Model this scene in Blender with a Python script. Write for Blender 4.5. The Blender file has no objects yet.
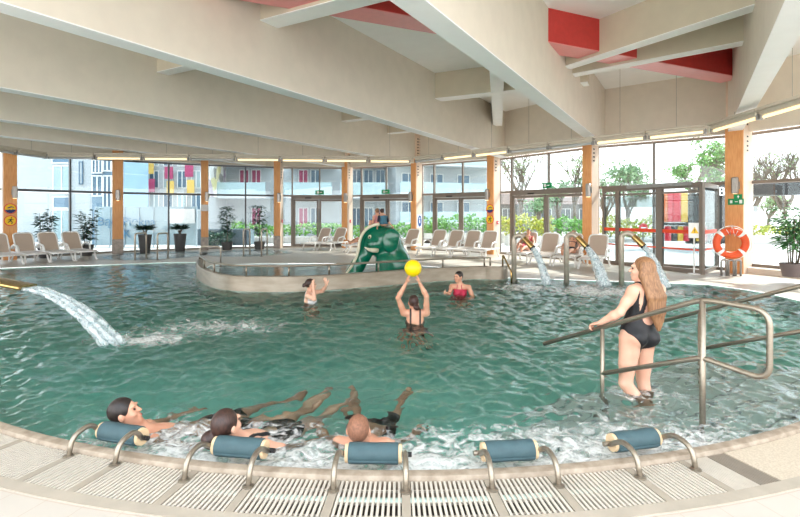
import bpy, math, random
import numpy as np
from mathutils import Vector, Matrix, geometry

random.seed(7)
RNG = np.random.default_rng(11)
SC = bpy.context.scene
COL = SC.collection
PI = math.pi

# ------------------------------------------------------------------ camera
EYE, HOR, F = 1.65, 214.0, 500.0
cam_d = bpy.data.cameras.new('camera')
cam = bpy.data.objects.new('camera', cam_d)
COL.objects.link(cam)
cam.location = (0, 0, EYE)
cam.rotation_euler = (PI / 2, 0, 0)
cam_d.sensor_width = 36.0
cam_d.lens = F / 800 * 36.0
cam_d.shift_y = -(258.5 - HOR) / 800
cam_d.clip_end = 400
SC.camera = cam

# ------------------------------------------------------------------ world, sun, exposure
SUN_AZ, SUN_EL = math.radians(62), math.radians(40)      # azimuth from +Y towards +X
world = bpy.data.worlds.new('sky')
SC.world = world
world.use_nodes = True
wn = world.node_tree.nodes
bg = wn['Background']
wtc = wn.new('ShaderNodeTexCoord')
wsep = wn.new('ShaderNodeSeparateXYZ')
wramp = wn.new('ShaderNodeValToRGB')
wramp.color_ramp.elements[0].position = 0.0
wramp.color_ramp.elements[0].color = (1.0, 1.0, 0.99, 1)
wramp.color_ramp.elements[1].position = 0.9
wramp.color_ramp.elements[1].color = (0.72, 0.86, 1.0, 1)
world.node_tree.links.new(wtc.outputs['Generated'], wsep.inputs[0])
world.node_tree.links.new(wsep.outputs['Z'], wramp.inputs[0])
world.node_tree.links.new(wramp.outputs[0], bg.inputs['Color'])
bg.inputs['Strength'].default_value = 2.9
sun_d = bpy.data.lights.new('sun', 'SUN')
sun_d.energy = 9.0
sun_d.angle = math.radians(1.0)
sun_d.color = (1.0, 0.94, 0.85)
sun = bpy.data.objects.new('sun', sun_d)
COL.objects.link(sun)
sv = Vector((math.sin(SUN_AZ) * math.cos(SUN_EL), math.cos(SUN_AZ) * math.cos(SUN_EL), math.sin(SUN_EL)))
sun.rotation_euler = sv.to_track_quat('Z', 'Y').to_euler()
SC.view_settings.view_transform = 'Standard'
SC.view_settings.look = 'None'
SC.view_settings.gamma = 1.0
SC.view_settings.use_curve_mapping = False
SC.view_settings.exposure = 0.70
SC.cycles.transparent_max_bounces = 24
SC.cycles.max_bounces = 14
SC.cycles.diffuse_bounces = 6
SC.cycles.caustics_reflective = False
SC.cycles.caustics_refractive = True


# ------------------------------------------------------------------ picture -> place helpers
def G(px, py, z=0.0):
    """point at height z seen at a pixel"""
    y = F * (EYE - z) / (py - HOR)
    return Vector(((px - 400) / F * y, y, z))


def P(px, py, y):
    """point at depth y seen at a pixel"""
    return Vector(((px - 400) / F * y, y, EYE - (py - HOR) * y / F))


# ------------------------------------------------------------------ materials
MATS = {}


def mat(name, color, rough=0.5, metal=0.0, noise=0.0, scale=8.0, bump=0.0, spec=0.5, emit=None, estr=0.0,
        color2=None, stretch=None, sss=0.0, coat=0.0):
    if name in MATS:
        return MATS[name]
    m = bpy.data.materials.new(name)
    m.use_nodes = True
    nt = m.node_tree
    b = nt.nodes['Principled BSDF']
    c = (*color, 1) if len(color) == 3 else color
    b.inputs['Base Color'].default_value = c
    b.inputs['Roughness'].default_value = rough
    b.inputs['Metallic'].default_value = metal
    b.inputs['Specular IOR Level'].default_value = spec
    if coat:
        b.inputs['Coat Weight'].default_value = coat
    if sss:
        b.inputs['Subsurface Weight'].default_value = sss
        b.inputs['Subsurface Radius'].default_value = (0.02, 0.008, 0.005)
    if emit:
        b.inputs['Emission Color'].default_value = (*emit, 1)
        b.inputs['Emission Strength'].default_value = estr
    if noise or bump or color2:
        tc = nt.nodes.new('ShaderNodeTexCoord')
        mp = nt.nodes.new('ShaderNodeMapping')
        if stretch:
            mp.inputs['Scale'].default_value = stretch
        n = nt.nodes.new('ShaderNodeTexNoise')
        n.inputs['Scale'].default_value = scale
        n.inputs['Detail'].default_value = 5
        nt.links.new(tc.outputs['Object'], mp.inputs[0])
        nt.links.new(mp.outputs[0], n.inputs['Vector'])
        if noise or color2:
            mx = nt.nodes.new('ShaderNodeMix')
            mx.data_type = 'RGBA'
            d = color2 if color2 else tuple(max(0, v * (1 - noise)) for v in color)
            mx.inputs[6].default_value = (*color[:3], 1)
            mx.inputs[7].default_value = (*d[:3], 1)
            rp = nt.nodes.new('ShaderNodeMapRange')
            rp.inputs[1].default_value = 0.35
            rp.inputs[2].default_value = 0.65
            nt.links.new(n.outputs[0], rp.inputs[0])
            nt.links.new(rp.outputs[0], mx.inputs[0])
            nt.links.new(mx.outputs[2], b.inputs['Base Color'])
        if bump:
            bp = nt.nodes.new('ShaderNodeBump')
            bp.inputs['Strength'].default_value = bump
            bp.inputs['Distance'].default_value = 0.02
            nt.links.new(n.outputs[0], bp.inputs['Height'])
            nt.links.new(bp.outputs[0], b.inputs['Normal'])
    MATS[name] = m
    return m


def glass_mat(name, tint=(0.93, 0.97, 0.96), gloss=0.09, rough=0.0):
    if name in MATS:
        return MATS[name]
    m = bpy.data.materials.new(name)
    m.use_nodes = True
    nt = m.node_tree
    nt.nodes.clear()
    out = nt.nodes.new('ShaderNodeOutputMaterial')
    tr = nt.nodes.new('ShaderNodeBsdfTransparent')
    tr.inputs[0].default_value = (*tint, 1)
    gl = nt.nodes.new('ShaderNodeBsdfGlossy')
    gl.inputs['Roughness'].default_value = rough
    lw = nt.nodes.new('ShaderNodeLayerWeight')
    lw.inputs[0].default_value = 0.25
    mul = nt.nodes.new('ShaderNodeMath')
    mul.operation = 'MULTIPLY_ADD'
    mul.inputs[1].default_value = 0.5
    mul.inputs[2].default_value = gloss * 0.4
    nt.links.new(lw.outputs['Fresnel'], mul.inputs[0])
    mx = nt.nodes.new('ShaderNodeMixShader')
    nt.links.new(mul.outputs[0], mx.inputs[0])
    nt.links.new(tr.outputs[0], mx.inputs[1])
    nt.links.new(gl.outputs[0], mx.inputs[2])
    nt.links.new(mx.outputs[0], out.inputs[0])
    MATS[name] = m
    return m


def srgb(r, g, b):
    def f(v):
        v /= 255
        return v / 12.92 if v <= 0.04045 else ((v + 0.055) / 1.055) ** 2.4
    return (f(r), f(g), f(b))


STEEL = mat('steel', srgb(164, 153, 138), rough=0.34, metal=0.8, noise=0.18, scale=30, stretch=(1, 1, 6))
STEEL_L = mat('steel_light', srgb(200, 186, 170), rough=0.35, metal=0.5, noise=0.15, scale=12)
STEEL_D = mat('steel_satin', srgb(175, 165, 152), rough=0.38, metal=0.9, noise=0.25, scale=6, stretch=(1, 1, 3))
GOLDST = mat('nozzle_steel', srgb(205, 170, 110), rough=0.25, metal=1.0, noise=0.2, scale=40)
WOOD = mat('glulam', srgb(236, 172, 112), rough=0.5, color2=srgb(222, 152, 92), scale=5, stretch=(9, 9, 0.7))
WOODL = mat('pale_wood', srgb(240, 218, 200), rough=0.6, color2=srgb(228, 204, 184), scale=5, stretch=(9, 9, 0.7))
BEIGE = mat('beige_board', srgb(228, 219, 206), rough=0.85, noise=0.05, scale=3)
BEIGE2 = mat('beige_board_side', srgb(214, 204, 184), rough=0.85, noise=0.05, scale=3)
CREAMW = mat('white_board', srgb(252, 252, 252), rough=0.7, noise=0.03, scale=3)
REDB = mat('red_board', srgb(203, 62, 58), rough=0.6, noise=0.08, scale=10)
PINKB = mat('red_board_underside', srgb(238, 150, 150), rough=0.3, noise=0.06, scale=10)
WHITE = mat('white_paint', srgb(240, 240, 238), rough=0.6, noise=0.03)
FRAME = mat('window_frame_brown', srgb(128, 116, 106), rough=0.4, noise=0.08)
FRAMED = mat('window_frame_dark', srgb(92, 92, 96), rough=0.4, noise=0.08)
GLASS = glass_mat('window_glass', tint=(.77, .81, .82))
PLASTIC = mat('white_plastic', srgb(244, 242, 240), rough=0.35, noise=0.02)
SLING = mat('taupe_sling', srgb(196, 176, 160), rough=0.8, noise=0.1, scale=60)
SLINGL = mat('pale_sling', srgb(222, 212, 206), rough=0.8, noise=0.06, scale=60)
BLACK = mat('black_rubber', srgb(28, 27, 27), rough=0.6, noise=0.2)
DARK = mat('dark_slot', srgb(44, 38, 34), rough=0.8, noise=0.2)
GREY = mat('grey_metal', srgb(158, 156, 152), rough=0.35, metal=0.6, noise=0.1)
LEAF = mat('plant_leaf', srgb(98, 150, 92), rough=0.45, color2=srgb(60, 110, 64), scale=9)
LEAFD = mat('plant_leaf_dark', srgb(50, 88, 66), rough=0.5, color2=srgb(28, 56, 42), scale=9)
POT = mat('anthracite_pot', srgb(84, 82, 82), rough=0.55, noise=0.12)
BARK = mat('bark', srgb(126, 112, 98), rough=0.9, noise=0.3, scale=12)
SOIL = mat('soil', srgb(80, 62, 48), rough=0.95, noise=0.3, scale=30)
GREENF = mat('elephant_green', srgb(6, 112, 84), rough=0.22, noise=0.12, scale=3, coat=0.5)
CREAM = mat('elephant_cream', srgb(236, 226, 200), rough=0.35, noise=0.05)
YELLOW = mat('ball_yellow', srgb(250, 214, 0), rough=0.4, noise=0.05)
ORANGE = mat('buoy_orange', srgb(238, 92, 44), rough=0.5, noise=0.08)
TEALFAB = mat('headrest_cover', srgb(66, 92, 98), rough=0.65, noise=0.18, scale=14, bump=0.3)
CREAMCAP = mat('headrest_foam', srgb(226, 196, 156), rough=0.7, noise=0.1)


# ------------------------------------------------------------------ mesh builder
class MB:
    def __init__(s):
        s.v, s.f = [], []

    def add(s, vs, fs):
        o = len(s.v)
        s.v += [tuple(p) for p in vs]
        s.f += [tuple(i + o for i in f) for f in fs]
        return s

    def box(s, c, size, rz=0.0, M=None, bev=0.0):
        hx, hy, hz = size[0] / 2, size[1] / 2, size[2] / 2
        R = M if M is not None else Matrix.Rotation(rz, 3, 'Z')
        c = Vector(c)
        if bev > 0:
            b = min(bev, hx * .9, hy * .9, hz * .9)
            vs, idx = [], {}
            for sx in (-1, 1):
                for sy in (-1, 1):
                    for sz in (-1, 1):
                        for ax in range(3):
                            q = [sx * (hx - b), sy * (hy - b), sz * (hz - b)]
                            q[ax] += (sx, sy, sz)[ax] * b
                            idx[(sx, sy, sz, ax)] = len(vs)
                            vs.append(c + R @ Vector(q))
            fs = []
            for ax in range(3):
                a1, a2 = (ax + 1) % 3, (ax + 2) % 3
                for sg in (-1, 1):
                    q = []
                    for (u, w) in ((-1, -1), (1, -1), (1, 1), (-1, 1)):
                        k = [0, 0, 0]
                        k[ax], k[a1], k[a2] = sg, u, w
                        q.append(idx[(*k, ax)])
                    fs.append(q if sg > 0 else q[::-1])
            for ax in range(3):          # edges parallel to ax
                a1, a2 = (ax + 1) % 3, (ax + 2) % 3
                for u in (-1, 1):
                    for w in (-1, 1):
                        k0, k1 = [0, 0, 0], [0, 0, 0]
                        k0[ax], k1[ax] = -1, 1
                        k0[a1] = k1[a1] = u
                        k0[a2] = k1[a2] = w
                        q = [idx[(*k0, a1)], idx[(*k1, a1)], idx[(*k1, a2)], idx[(*k0, a2)]]
                        fs.append(q if u * w < 0 else q[::-1])
            for sx in (-1, 1):
                for sy in (-1, 1):
                    for sz in (-1, 1):
                        q = [idx[(sx, sy, sz, a)] for a in range(3)]
                        fs.append(q if sx * sy * sz > 0 else q[::-1])
            return s.add(vs, fs)
        vs = [c + R @ Vector((x * hx, y * hy, z * hz)) for x in (-1, 1) for y in (-1, 1) for z in (-1, 1)]
        return s.add(vs, [(0, 1, 3, 2), (4, 6, 7, 5), (0, 4, 5, 1), (2, 3, 7, 6), (0, 2, 6, 4), (1, 5, 7, 3)])

    def bar(s, a, b, w, h, up=(0, 0, 1)):
        """box from a to b, w across, h along up (centred)"""
        a, b = Vector(a), Vector(b)
        x = (b - a)
        L = x.length
        x.normalize()
        u = Vector(up)
        y = u.cross(x)
        if y.length < 1e-5:
            y = Vector((0, 1, 0)).cross(x)
        y.normalize()
        z = x.cross(y)
        M = Matrix((x, y, z)).transposed()
        return s.box((a + b) / 2, (L, w, h), M=M)

    def tube(s, path, r, seg=12, caps=True, closed=False):
        pts = [Vector(p) for p in path]
        n = len(pts)
        rs = r if isinstance(r, (list, tuple)) else [r] * n
        rings = []
        prev = None
        for i in range(n):
            if closed:
                t = pts[(i + 1) % n] - pts[i - 1]
            else:
                t = pts[min(i + 1, n - 1)] - pts[max(i - 1, 0)]
            t.normalize()
            if prev is None:
                ref = Vector((0, 0, 1)) if abs(t.z) < .9 else Vector((1, 0, 0))
                nrm = (ref - t * ref.dot(t)).normalized()
            else:
                nrm = prev - t * prev.dot(t)
                if nrm.length < 1e-6:
                    nrm = Vector((1, 0, 0))
                nrm.normalize()
            prev = nrm
            bn = t.cross(nrm)
            rings.append([pts[i] + (nrm * math.cos(2 * PI * k / seg) + bn * math.sin(2 * PI * k / seg)) * rs[i] for k in range(seg)])
        vs = [p for rg in rings for p in rg]
        fs = []
        m = n if closed else n - 1
        for i in range(m):
            for k in range(seg):
                a, b2 = i * seg + k, i * seg + (k + 1) % seg
                c, d = ((i + 1) % n) * seg + (k + 1) % seg, ((i + 1) % n) * seg + k
                fs.append((a, b2, c, d))
        if caps and not closed:
            fs.append(tuple(range(seg))[::-1])
            fs.append(tuple((n - 1) * seg + k for k in range(seg)))
        return s.add(vs, fs)

    def lathe(s, prof, c=(0, 0, 0), seg=24, M=None):
        c = Vector(c)
        R = M if M is not None else Matrix.Identity(3)
        vs, fs = [], []
        n = len(prof)
        for (r, z) in prof:
            for k in range(seg):
                a = 2 * PI * k / seg
                vs.append(c + R @ Vector((r * math.cos(a), r * math.sin(a), z)))
        for i in range(n - 1):
            for k in range(seg):
                fs.append((i * seg + k, i * seg + (k + 1) % seg, (i + 1) * seg + (k + 1) % seg, (i + 1) * seg + k))
        if prof[0][0] > 1e-4:
            fs.append(tuple(range(seg))[::-1])
        if prof[-1][0] > 1e-4:
            fs.append(tuple((n - 1) * seg + k for k in range(seg)))
        return s.add(vs, fs)

    def sphere(s, c, r, seg=16, rings=10):
        rx = r if isinstance(r, (tuple, list)) else (r, r, r)
        vs, fs = [], []
        for i in range(rings + 1):
            t = PI * i / rings
            for k in range(seg):
                a = 2 * PI * k / seg
                vs.append((c[0] + rx[0] * math.sin(t) * math.cos(a), c[1] + rx[1] * math.sin(t) * math.sin(a), c[2] - rx[2] * math.cos(t)))
        for i in range(rings):
            for k in range(seg):
                fs.append((i * seg + k, i * seg + (k + 1) % seg, (i + 1) * seg + (k + 1) % seg, (i + 1) * seg + k))
        return s.add(vs, fs)

    def prism(s, poly, z0, z1):
        n = len(poly)
        vs = [(p[0], p[1], z0) for p in poly] + [(p[0], p[1], z1) for p in poly]
        fs = [tuple(range(n))[::-1], tuple(range(n, 2 * n))]
        for i in range(n):
            j = (i + 1) % n
            fs.append((i, j, n + j, n + i))
        return s.add(vs, fs)

    def quad(s, a, b, c, d):
        return s.add([a, b, c, d], [(0, 1, 2, 3)])

    def build(s, name, m, parent=None, smooth=False, loc=None):
        me = bpy.data.meshes.new(name)
        me.from_pydata(s.v, [], s.f)
        me.validate()
        me.materials.append(m)
        if smooth:
            me.polygons.foreach_set('use_smooth', [True] * len(me.polygons))
        o = bpy.data.objects.new(name, me)
        COL.objects.link(o)
        if parent:
            o.parent = parent
        if loc is not None:
            o.location = loc
        if smooth == 'auto':
            try:
                me.set_sharp_from_angle(angle=math.radians(38))
            except Exception:
                pass
        return o


def tag(o, label, cat, group=None, kind=None):
    o['label'] = label
    o['category'] = cat
    if group:
        o['group'] = group
    if kind:
        o['kind'] = kind
    return o


def struct(o):
    o['kind'] = 'structure'
    return o


def thing(name, label, cat, loc=(0, 0, 0), rz=0.0, group=None, kind=None):
    o = bpy.data.objects.new(name, None)
    o.empty_display_size = 0.1
    COL.objects.link(o)
    o.location = loc
    o.rotation_euler = (0, 0, rz)
    if label:
        tag(o, label, cat, group, kind)
    elif kind:
        o['kind'] = kind
    return o


def kids(o):
    return [c for c in bpy.data.objects if c.parent == o]


def copy_tree(o, loc=None, rz=None, label=None, parent=None):
    c = o.copy()
    COL.objects.link(c)
    if parent:
        c.parent = parent
    for ch in kids(o):
        copy_tree(ch, parent=c)
    if loc is not None:
        c.location = loc
    if rz is not None:
        c.rotation_euler = (0, 0, rz)
    if label:
        c['label'] = label
    return c


def arc_pts(c, r, a0, a1, n, plane='xz'):
    out = []
    for i in range(n + 1):
        a = a0 + (a1 - a0) * i / n
        out.append((c[0] + r * math.cos(a), c[1] + r * math.sin(a)))
    return out


def smooth_path(pts, rad, n=5):
    """round the corners of a 3D polyline"""
    pts = [Vector(p) for p in pts]
    out = [pts[0]]
    for i in range(1, len(pts) - 1):
        a, b, c = pts[i - 1], pts[i], pts[i + 1]
        r = min(rad, (a - b).length * .49, (c - b).length * .49)
        p0, p1 = b + (a - b).normalized() * r, b + (c - b).normalized() * r
        for k in range(n + 1):
            t = k / n
            out.append((p0 * (1 - t) + b * t) * (1 - t) + (b * (1 - t) + p1 * t) * t)
    out.append(pts[-1])
    return out


# ------------------------------------------------------------------ plan of the place
PC = Vector((0.0, 10.08, 0))     # centre of the near pool arc
PR = 6.95


def polar(r, deg, z=0.0):
    """deg from -Y (towards the camera), positive to the right"""
    a = math.radians(deg)
    return Vector((PC.x + r * math.sin(a), PC.y - r * math.cos(a), z))


def catmull(pts, n=8, closed=True):
    out = []
    m = len(pts)
    for i in range(m if closed else m - 1):
        p0, p1, p2, p3 = (np.array(pts[(i + k) % m] if closed else pts[min(max(i + k, 0), m - 1)], float) for k in (-1, 0, 1, 2))
        for k in range(n):
            t = k / n
            out.append(tuple(0.5 * ((2 * p1) + (-p0 + p2) * t + (2 * p0 - 5 * p1 + 4 * p2 - p3) * t * t + (-p0 + 3 * p1 - 3 * p2 + p3) * t ** 3)))
    return out


near = [tuple(polar(PR, d)[:2]) for d in np.arange(-42, 42.1, 1.5)]
right_pts = catmull([near[-2], near[-1], (5.85, 6.05), (6.95, 7.6), (7.55, 9.2), (7.62, 10.6), (7.2, 11.75)], 5, closed=False)[5:]
right_back = right_pts + [(7.2, 11.75), (6.4, 12.02), (5.0, 12.38), (3.6, 12.7), (2.7, 12.95)]
isl_front = [(2.78, 12.9), (2.62, 12.62), (2.3, 12.62), (2.05, 12.72), (1.4, 12.5), (0.73, 12.2), (-0.46, 11.5), (-1.52, 10.9), (-2.37, 10.62),
             (-3.33, 10.7), (-3.96, 11.0), (-4.7, 11.96), (-5.5, 13.5), (-6.17, 15.3)]
isl_s = catmull(isl_front, 4, closed=False) + [isl_front[-1]]
left_back = [(-6.9, 17.1), (-7.9, 17.1), (-9.7, 16.2), (-11.2, 15.7), (-12.2, 15.2), (-13.4, 14.0), (-13.8, 12), (-12.8, 9.5), (-10.5, 7.2), (-7.8, 5.9), (-5.8, 5.25)]
left_s = catmull(left_back, 4, closed=False)
POOL = near + right_back + isl_s + left_s
inner_back = [(-6.1, 16.2), (-4.6, 16.7), (-2.0, 16.7), (0.6, 16.0), (2.2, 14.8), (2.75, 13.6)]
off_isl = []
for i, p in enumerate(isl_s):
    a = Vector(isl_s[max(i - 1, 0)])
    b = Vector(isl_s[min(i + 1, len(isl_s) - 1)])
    t = (b - a).normalized()
    nrm = Vector((t.y, -t.x))       # towards the inside of the paddling pool (back)
    off_isl.append((p[0] + nrm.x * 0.16, p[1] + nrm.y * 0.16))
INNER = [off_isl[i] for i in range(3, len(off_isl) - 1)] + inner_back
TUBS = [(Vector((-9.75, 19.9, 0)), 1.75, 2.0), (Vector((-6.45, 21.2, 0)), 1.65, 1.75)]


def ellipse(c, rx, ry, n=40):
    return [(c.x + rx * math.cos(2 * PI * k / n), c.y + ry * math.sin(2 * PI * k / n)) for k in range(n)]


GUT0, GUT1 = -42.0, 40.0
HOLE = [tuple(polar(PR + .46, d)[:2]) for d in np.arange(GUT0, GUT1 + .1, 1.5)] + [near[-1]] + right_back + isl_s + left_s[:-2]

# columns: x, y, width, depth, facing angle a (normal = (-sin a, -cos a))
COLS = [(-14.15, 18.1, .40, .45, -47), (-11.85, 21.0, .40, .5, -29), (-8.98, 23.0, .31, .6, -20), (-5.9, 24.3, .30, .6, 2), (-2.6, 24.6, .29, .6, 22),
        (0.75, 22.9, .28, .5, 38), (3.85, 20.6, .31, .5, 44), (6.4, 16.8, .31, .5, 50), (9.60, 14.15, .44, .85, 51), (11.4, 10.4, .4, .5, 62), (12.4, 6.2, .4, .5, 80), (12.4, 1.8, .4, .5, 90)]
EXTRA_L = [(-17.2, 13.8), (-18.6, 9.0), (-18.8, 3.5)]


def cn(i):
    a = math.radians(COLS[i][4])
    return Vector((-math.sin(a), -math.cos(a), 0))


GL = []
for i, (x, y, w, d, a) in enumerate(COLS):
    n = cn(i)
    GL.append(Vector((x - n.x * 0.42, y - n.y * 0.42, 0)))
HALL = [(p.x, p.y) for p in GL]
OUTER = [(12.4, -6.0), (-19.0, -6.0)] + [(x, y) for x, y in EXTRA_L[::-1]] + HALL      # hall outline, clockwise start right-back


def tess(loops, z, name, m):
    vv = [[Vector((p[0], p[1], 0)) for p in lp] for lp in loops]
    tris = geometry.tessellate_polygon(vv)
    flat = [v for lp in vv for v in lp]
    b = MB()
    fs = []
    for t in tris:
        a, c, d = (flat[i] for i in t)
        cr = (c - a).cross(d - a).z
        fs.append(tuple(t) if cr > 0 else tuple(t)[::-1])
    b.add([(v.x, v.y, z) for v in flat], fs)
    return b.build(name, m)


# ------------------------------------------------------------------ deck and pools
def floor_material():
    m = bpy.data.materials.new('deck_tiles')
    m.use_nodes = True
    nt = m.node_tree
    L = nt.links.new
    b = nt.nodes['Principled BSDF']
    b.inputs['Roughness'].default_value = 0.42
    tc = nt.nodes.new('ShaderNodeTexCoord')
    sep = nt.nodes.new('ShaderNodeSeparateXYZ')
    L(tc.outputs['Object'], sep.inputs[0])

    def M(op, a, c=None, c2=None):
        n = nt.nodes.new('ShaderNodeMath')
        n.operation = op
        for i, v in enumerate((a, c, c2)):
            if v is None:
                continue
            if isinstance(v, (int, float)):
                n.inputs[i].default_value = v
            else:
                L(v, n.inputs[i])
        return n.outputs[0]
    dx = sep.outputs['X']
    dy = M('SUBTRACT', PC.y, sep.outputs['Y'])
    ang = M('ARCTAN2', dx, dy)
    r = M('SQRT', M('ADD', M('MULTIPLY', dx, dx), M('MULTIPLY', dy, dy)))
    fa = M('FRACT', M('MULTIPLY', ang, 8.4 / 0.29))
    fr = M('FRACT', M('MULTIPLY', M('SUBTRACT', r, PR + .53), 1 / 0.6))
    ja = M('LESS_THAN', fa, 0.02)
    jr = M('LESS_THAN', fr, 0.012)
    j = M('MAXIMUM', ja, jr)
    n = nt.nodes.new('ShaderNodeTexNoise')
    n.inputs['Scale'].default_value = 2.2
    n.inputs['Detail'].default_value = 6
    L(tc.outputs['Object'], n.inputs['Vector'])
    mx = nt.nodes.new('ShaderNodeMix')
    mx.data_type = 'RGBA'
    mx.inputs[6].default_value = (*srgb(204, 195, 184), 1)
    mx.inputs[7].default_value = (*srgb(192, 181, 169), 1)
    L(n.outputs[0], mx.inputs[0])
    m2 = nt.nodes.new('ShaderNodeMix')
    m2.data_type = 'RGBA'
    L(mx.outputs[2], m2.inputs[6])
    m2.inputs[7].default_value = (*srgb(186, 164, 146), 1)
    L(M('MULTIPLY', j, 0.75), m2.inputs[0])
    L(m2.outputs[2], b.inputs['Base Color'])
    return m


floor = struct(tess([OUTER, HOLE, INNER] + [ellipse(*t) for t in TUBS], 0.0, 'floor', floor_material()))
PAVE = mat('outdoor_paving', srgb(206, 202, 196), rough=0.85, noise=0.08, scale=1.5)
big = [(-90, -60), (90, -60), (90, 140), (-90, 140)]
ground = struct(tess([big, OUTER], -0.03, 'ground', PAVE))

TEAL = mat('basin_lining', srgb(164, 224, 210), rough=0.5, color2=srgb(132, 208, 193), scale=0.9)
TEALW = mat('basin_wall', srgb(196, 224, 216), rough=0.4, noise=0.15, scale=2)


def basin(name, poly, depth, mfloor, mwall, top=-0.005):
    f = struct(tess([poly], -depth, name, mfloor))
    w = MB()
    n = len(poly)
    for i in range(n):
        a, b = poly[i], poly[(i + 1) % n]
        w.quad((a[0], a[1], top), (b[0], b[1], top), (b[0], b[1], -depth), (a[0], a[1], -depth))
    w.build('basin_wall', mwall, f)
    return f


basin('pool_floor', POOL, 1.25, TEAL, TEALW)
basin('paddling_pool_floor', INNER, 0.25, mat('pale_basin', srgb(226, 238, 238), rough=0.5, noise=0.1), mat('pale_basin', (1, 1, 1)))
for i, t in enumerate(TUBS):
    basin('tub_floor', ellipse(*t), 0.6, mat('tub_lining', srgb(214, 232, 234), rough=0.4, noise=0.12), mat('tub_lining', (1, 1, 1)))


def inside(poly, X, Y):
    r = np.zeros(X.shape, bool)
    n = len(poly)
    for i in range(n):
        x0, y0 = poly[i]
        x1, y1 = poly[(i + 1) % n]
        if y0 == y1:
            continue
        c = ((y0 > Y) != (y1 > Y)) & (X < (x1 - x0) * (Y - y0) / (y1 - y0) + x0)
        r ^= c
    return r


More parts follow.
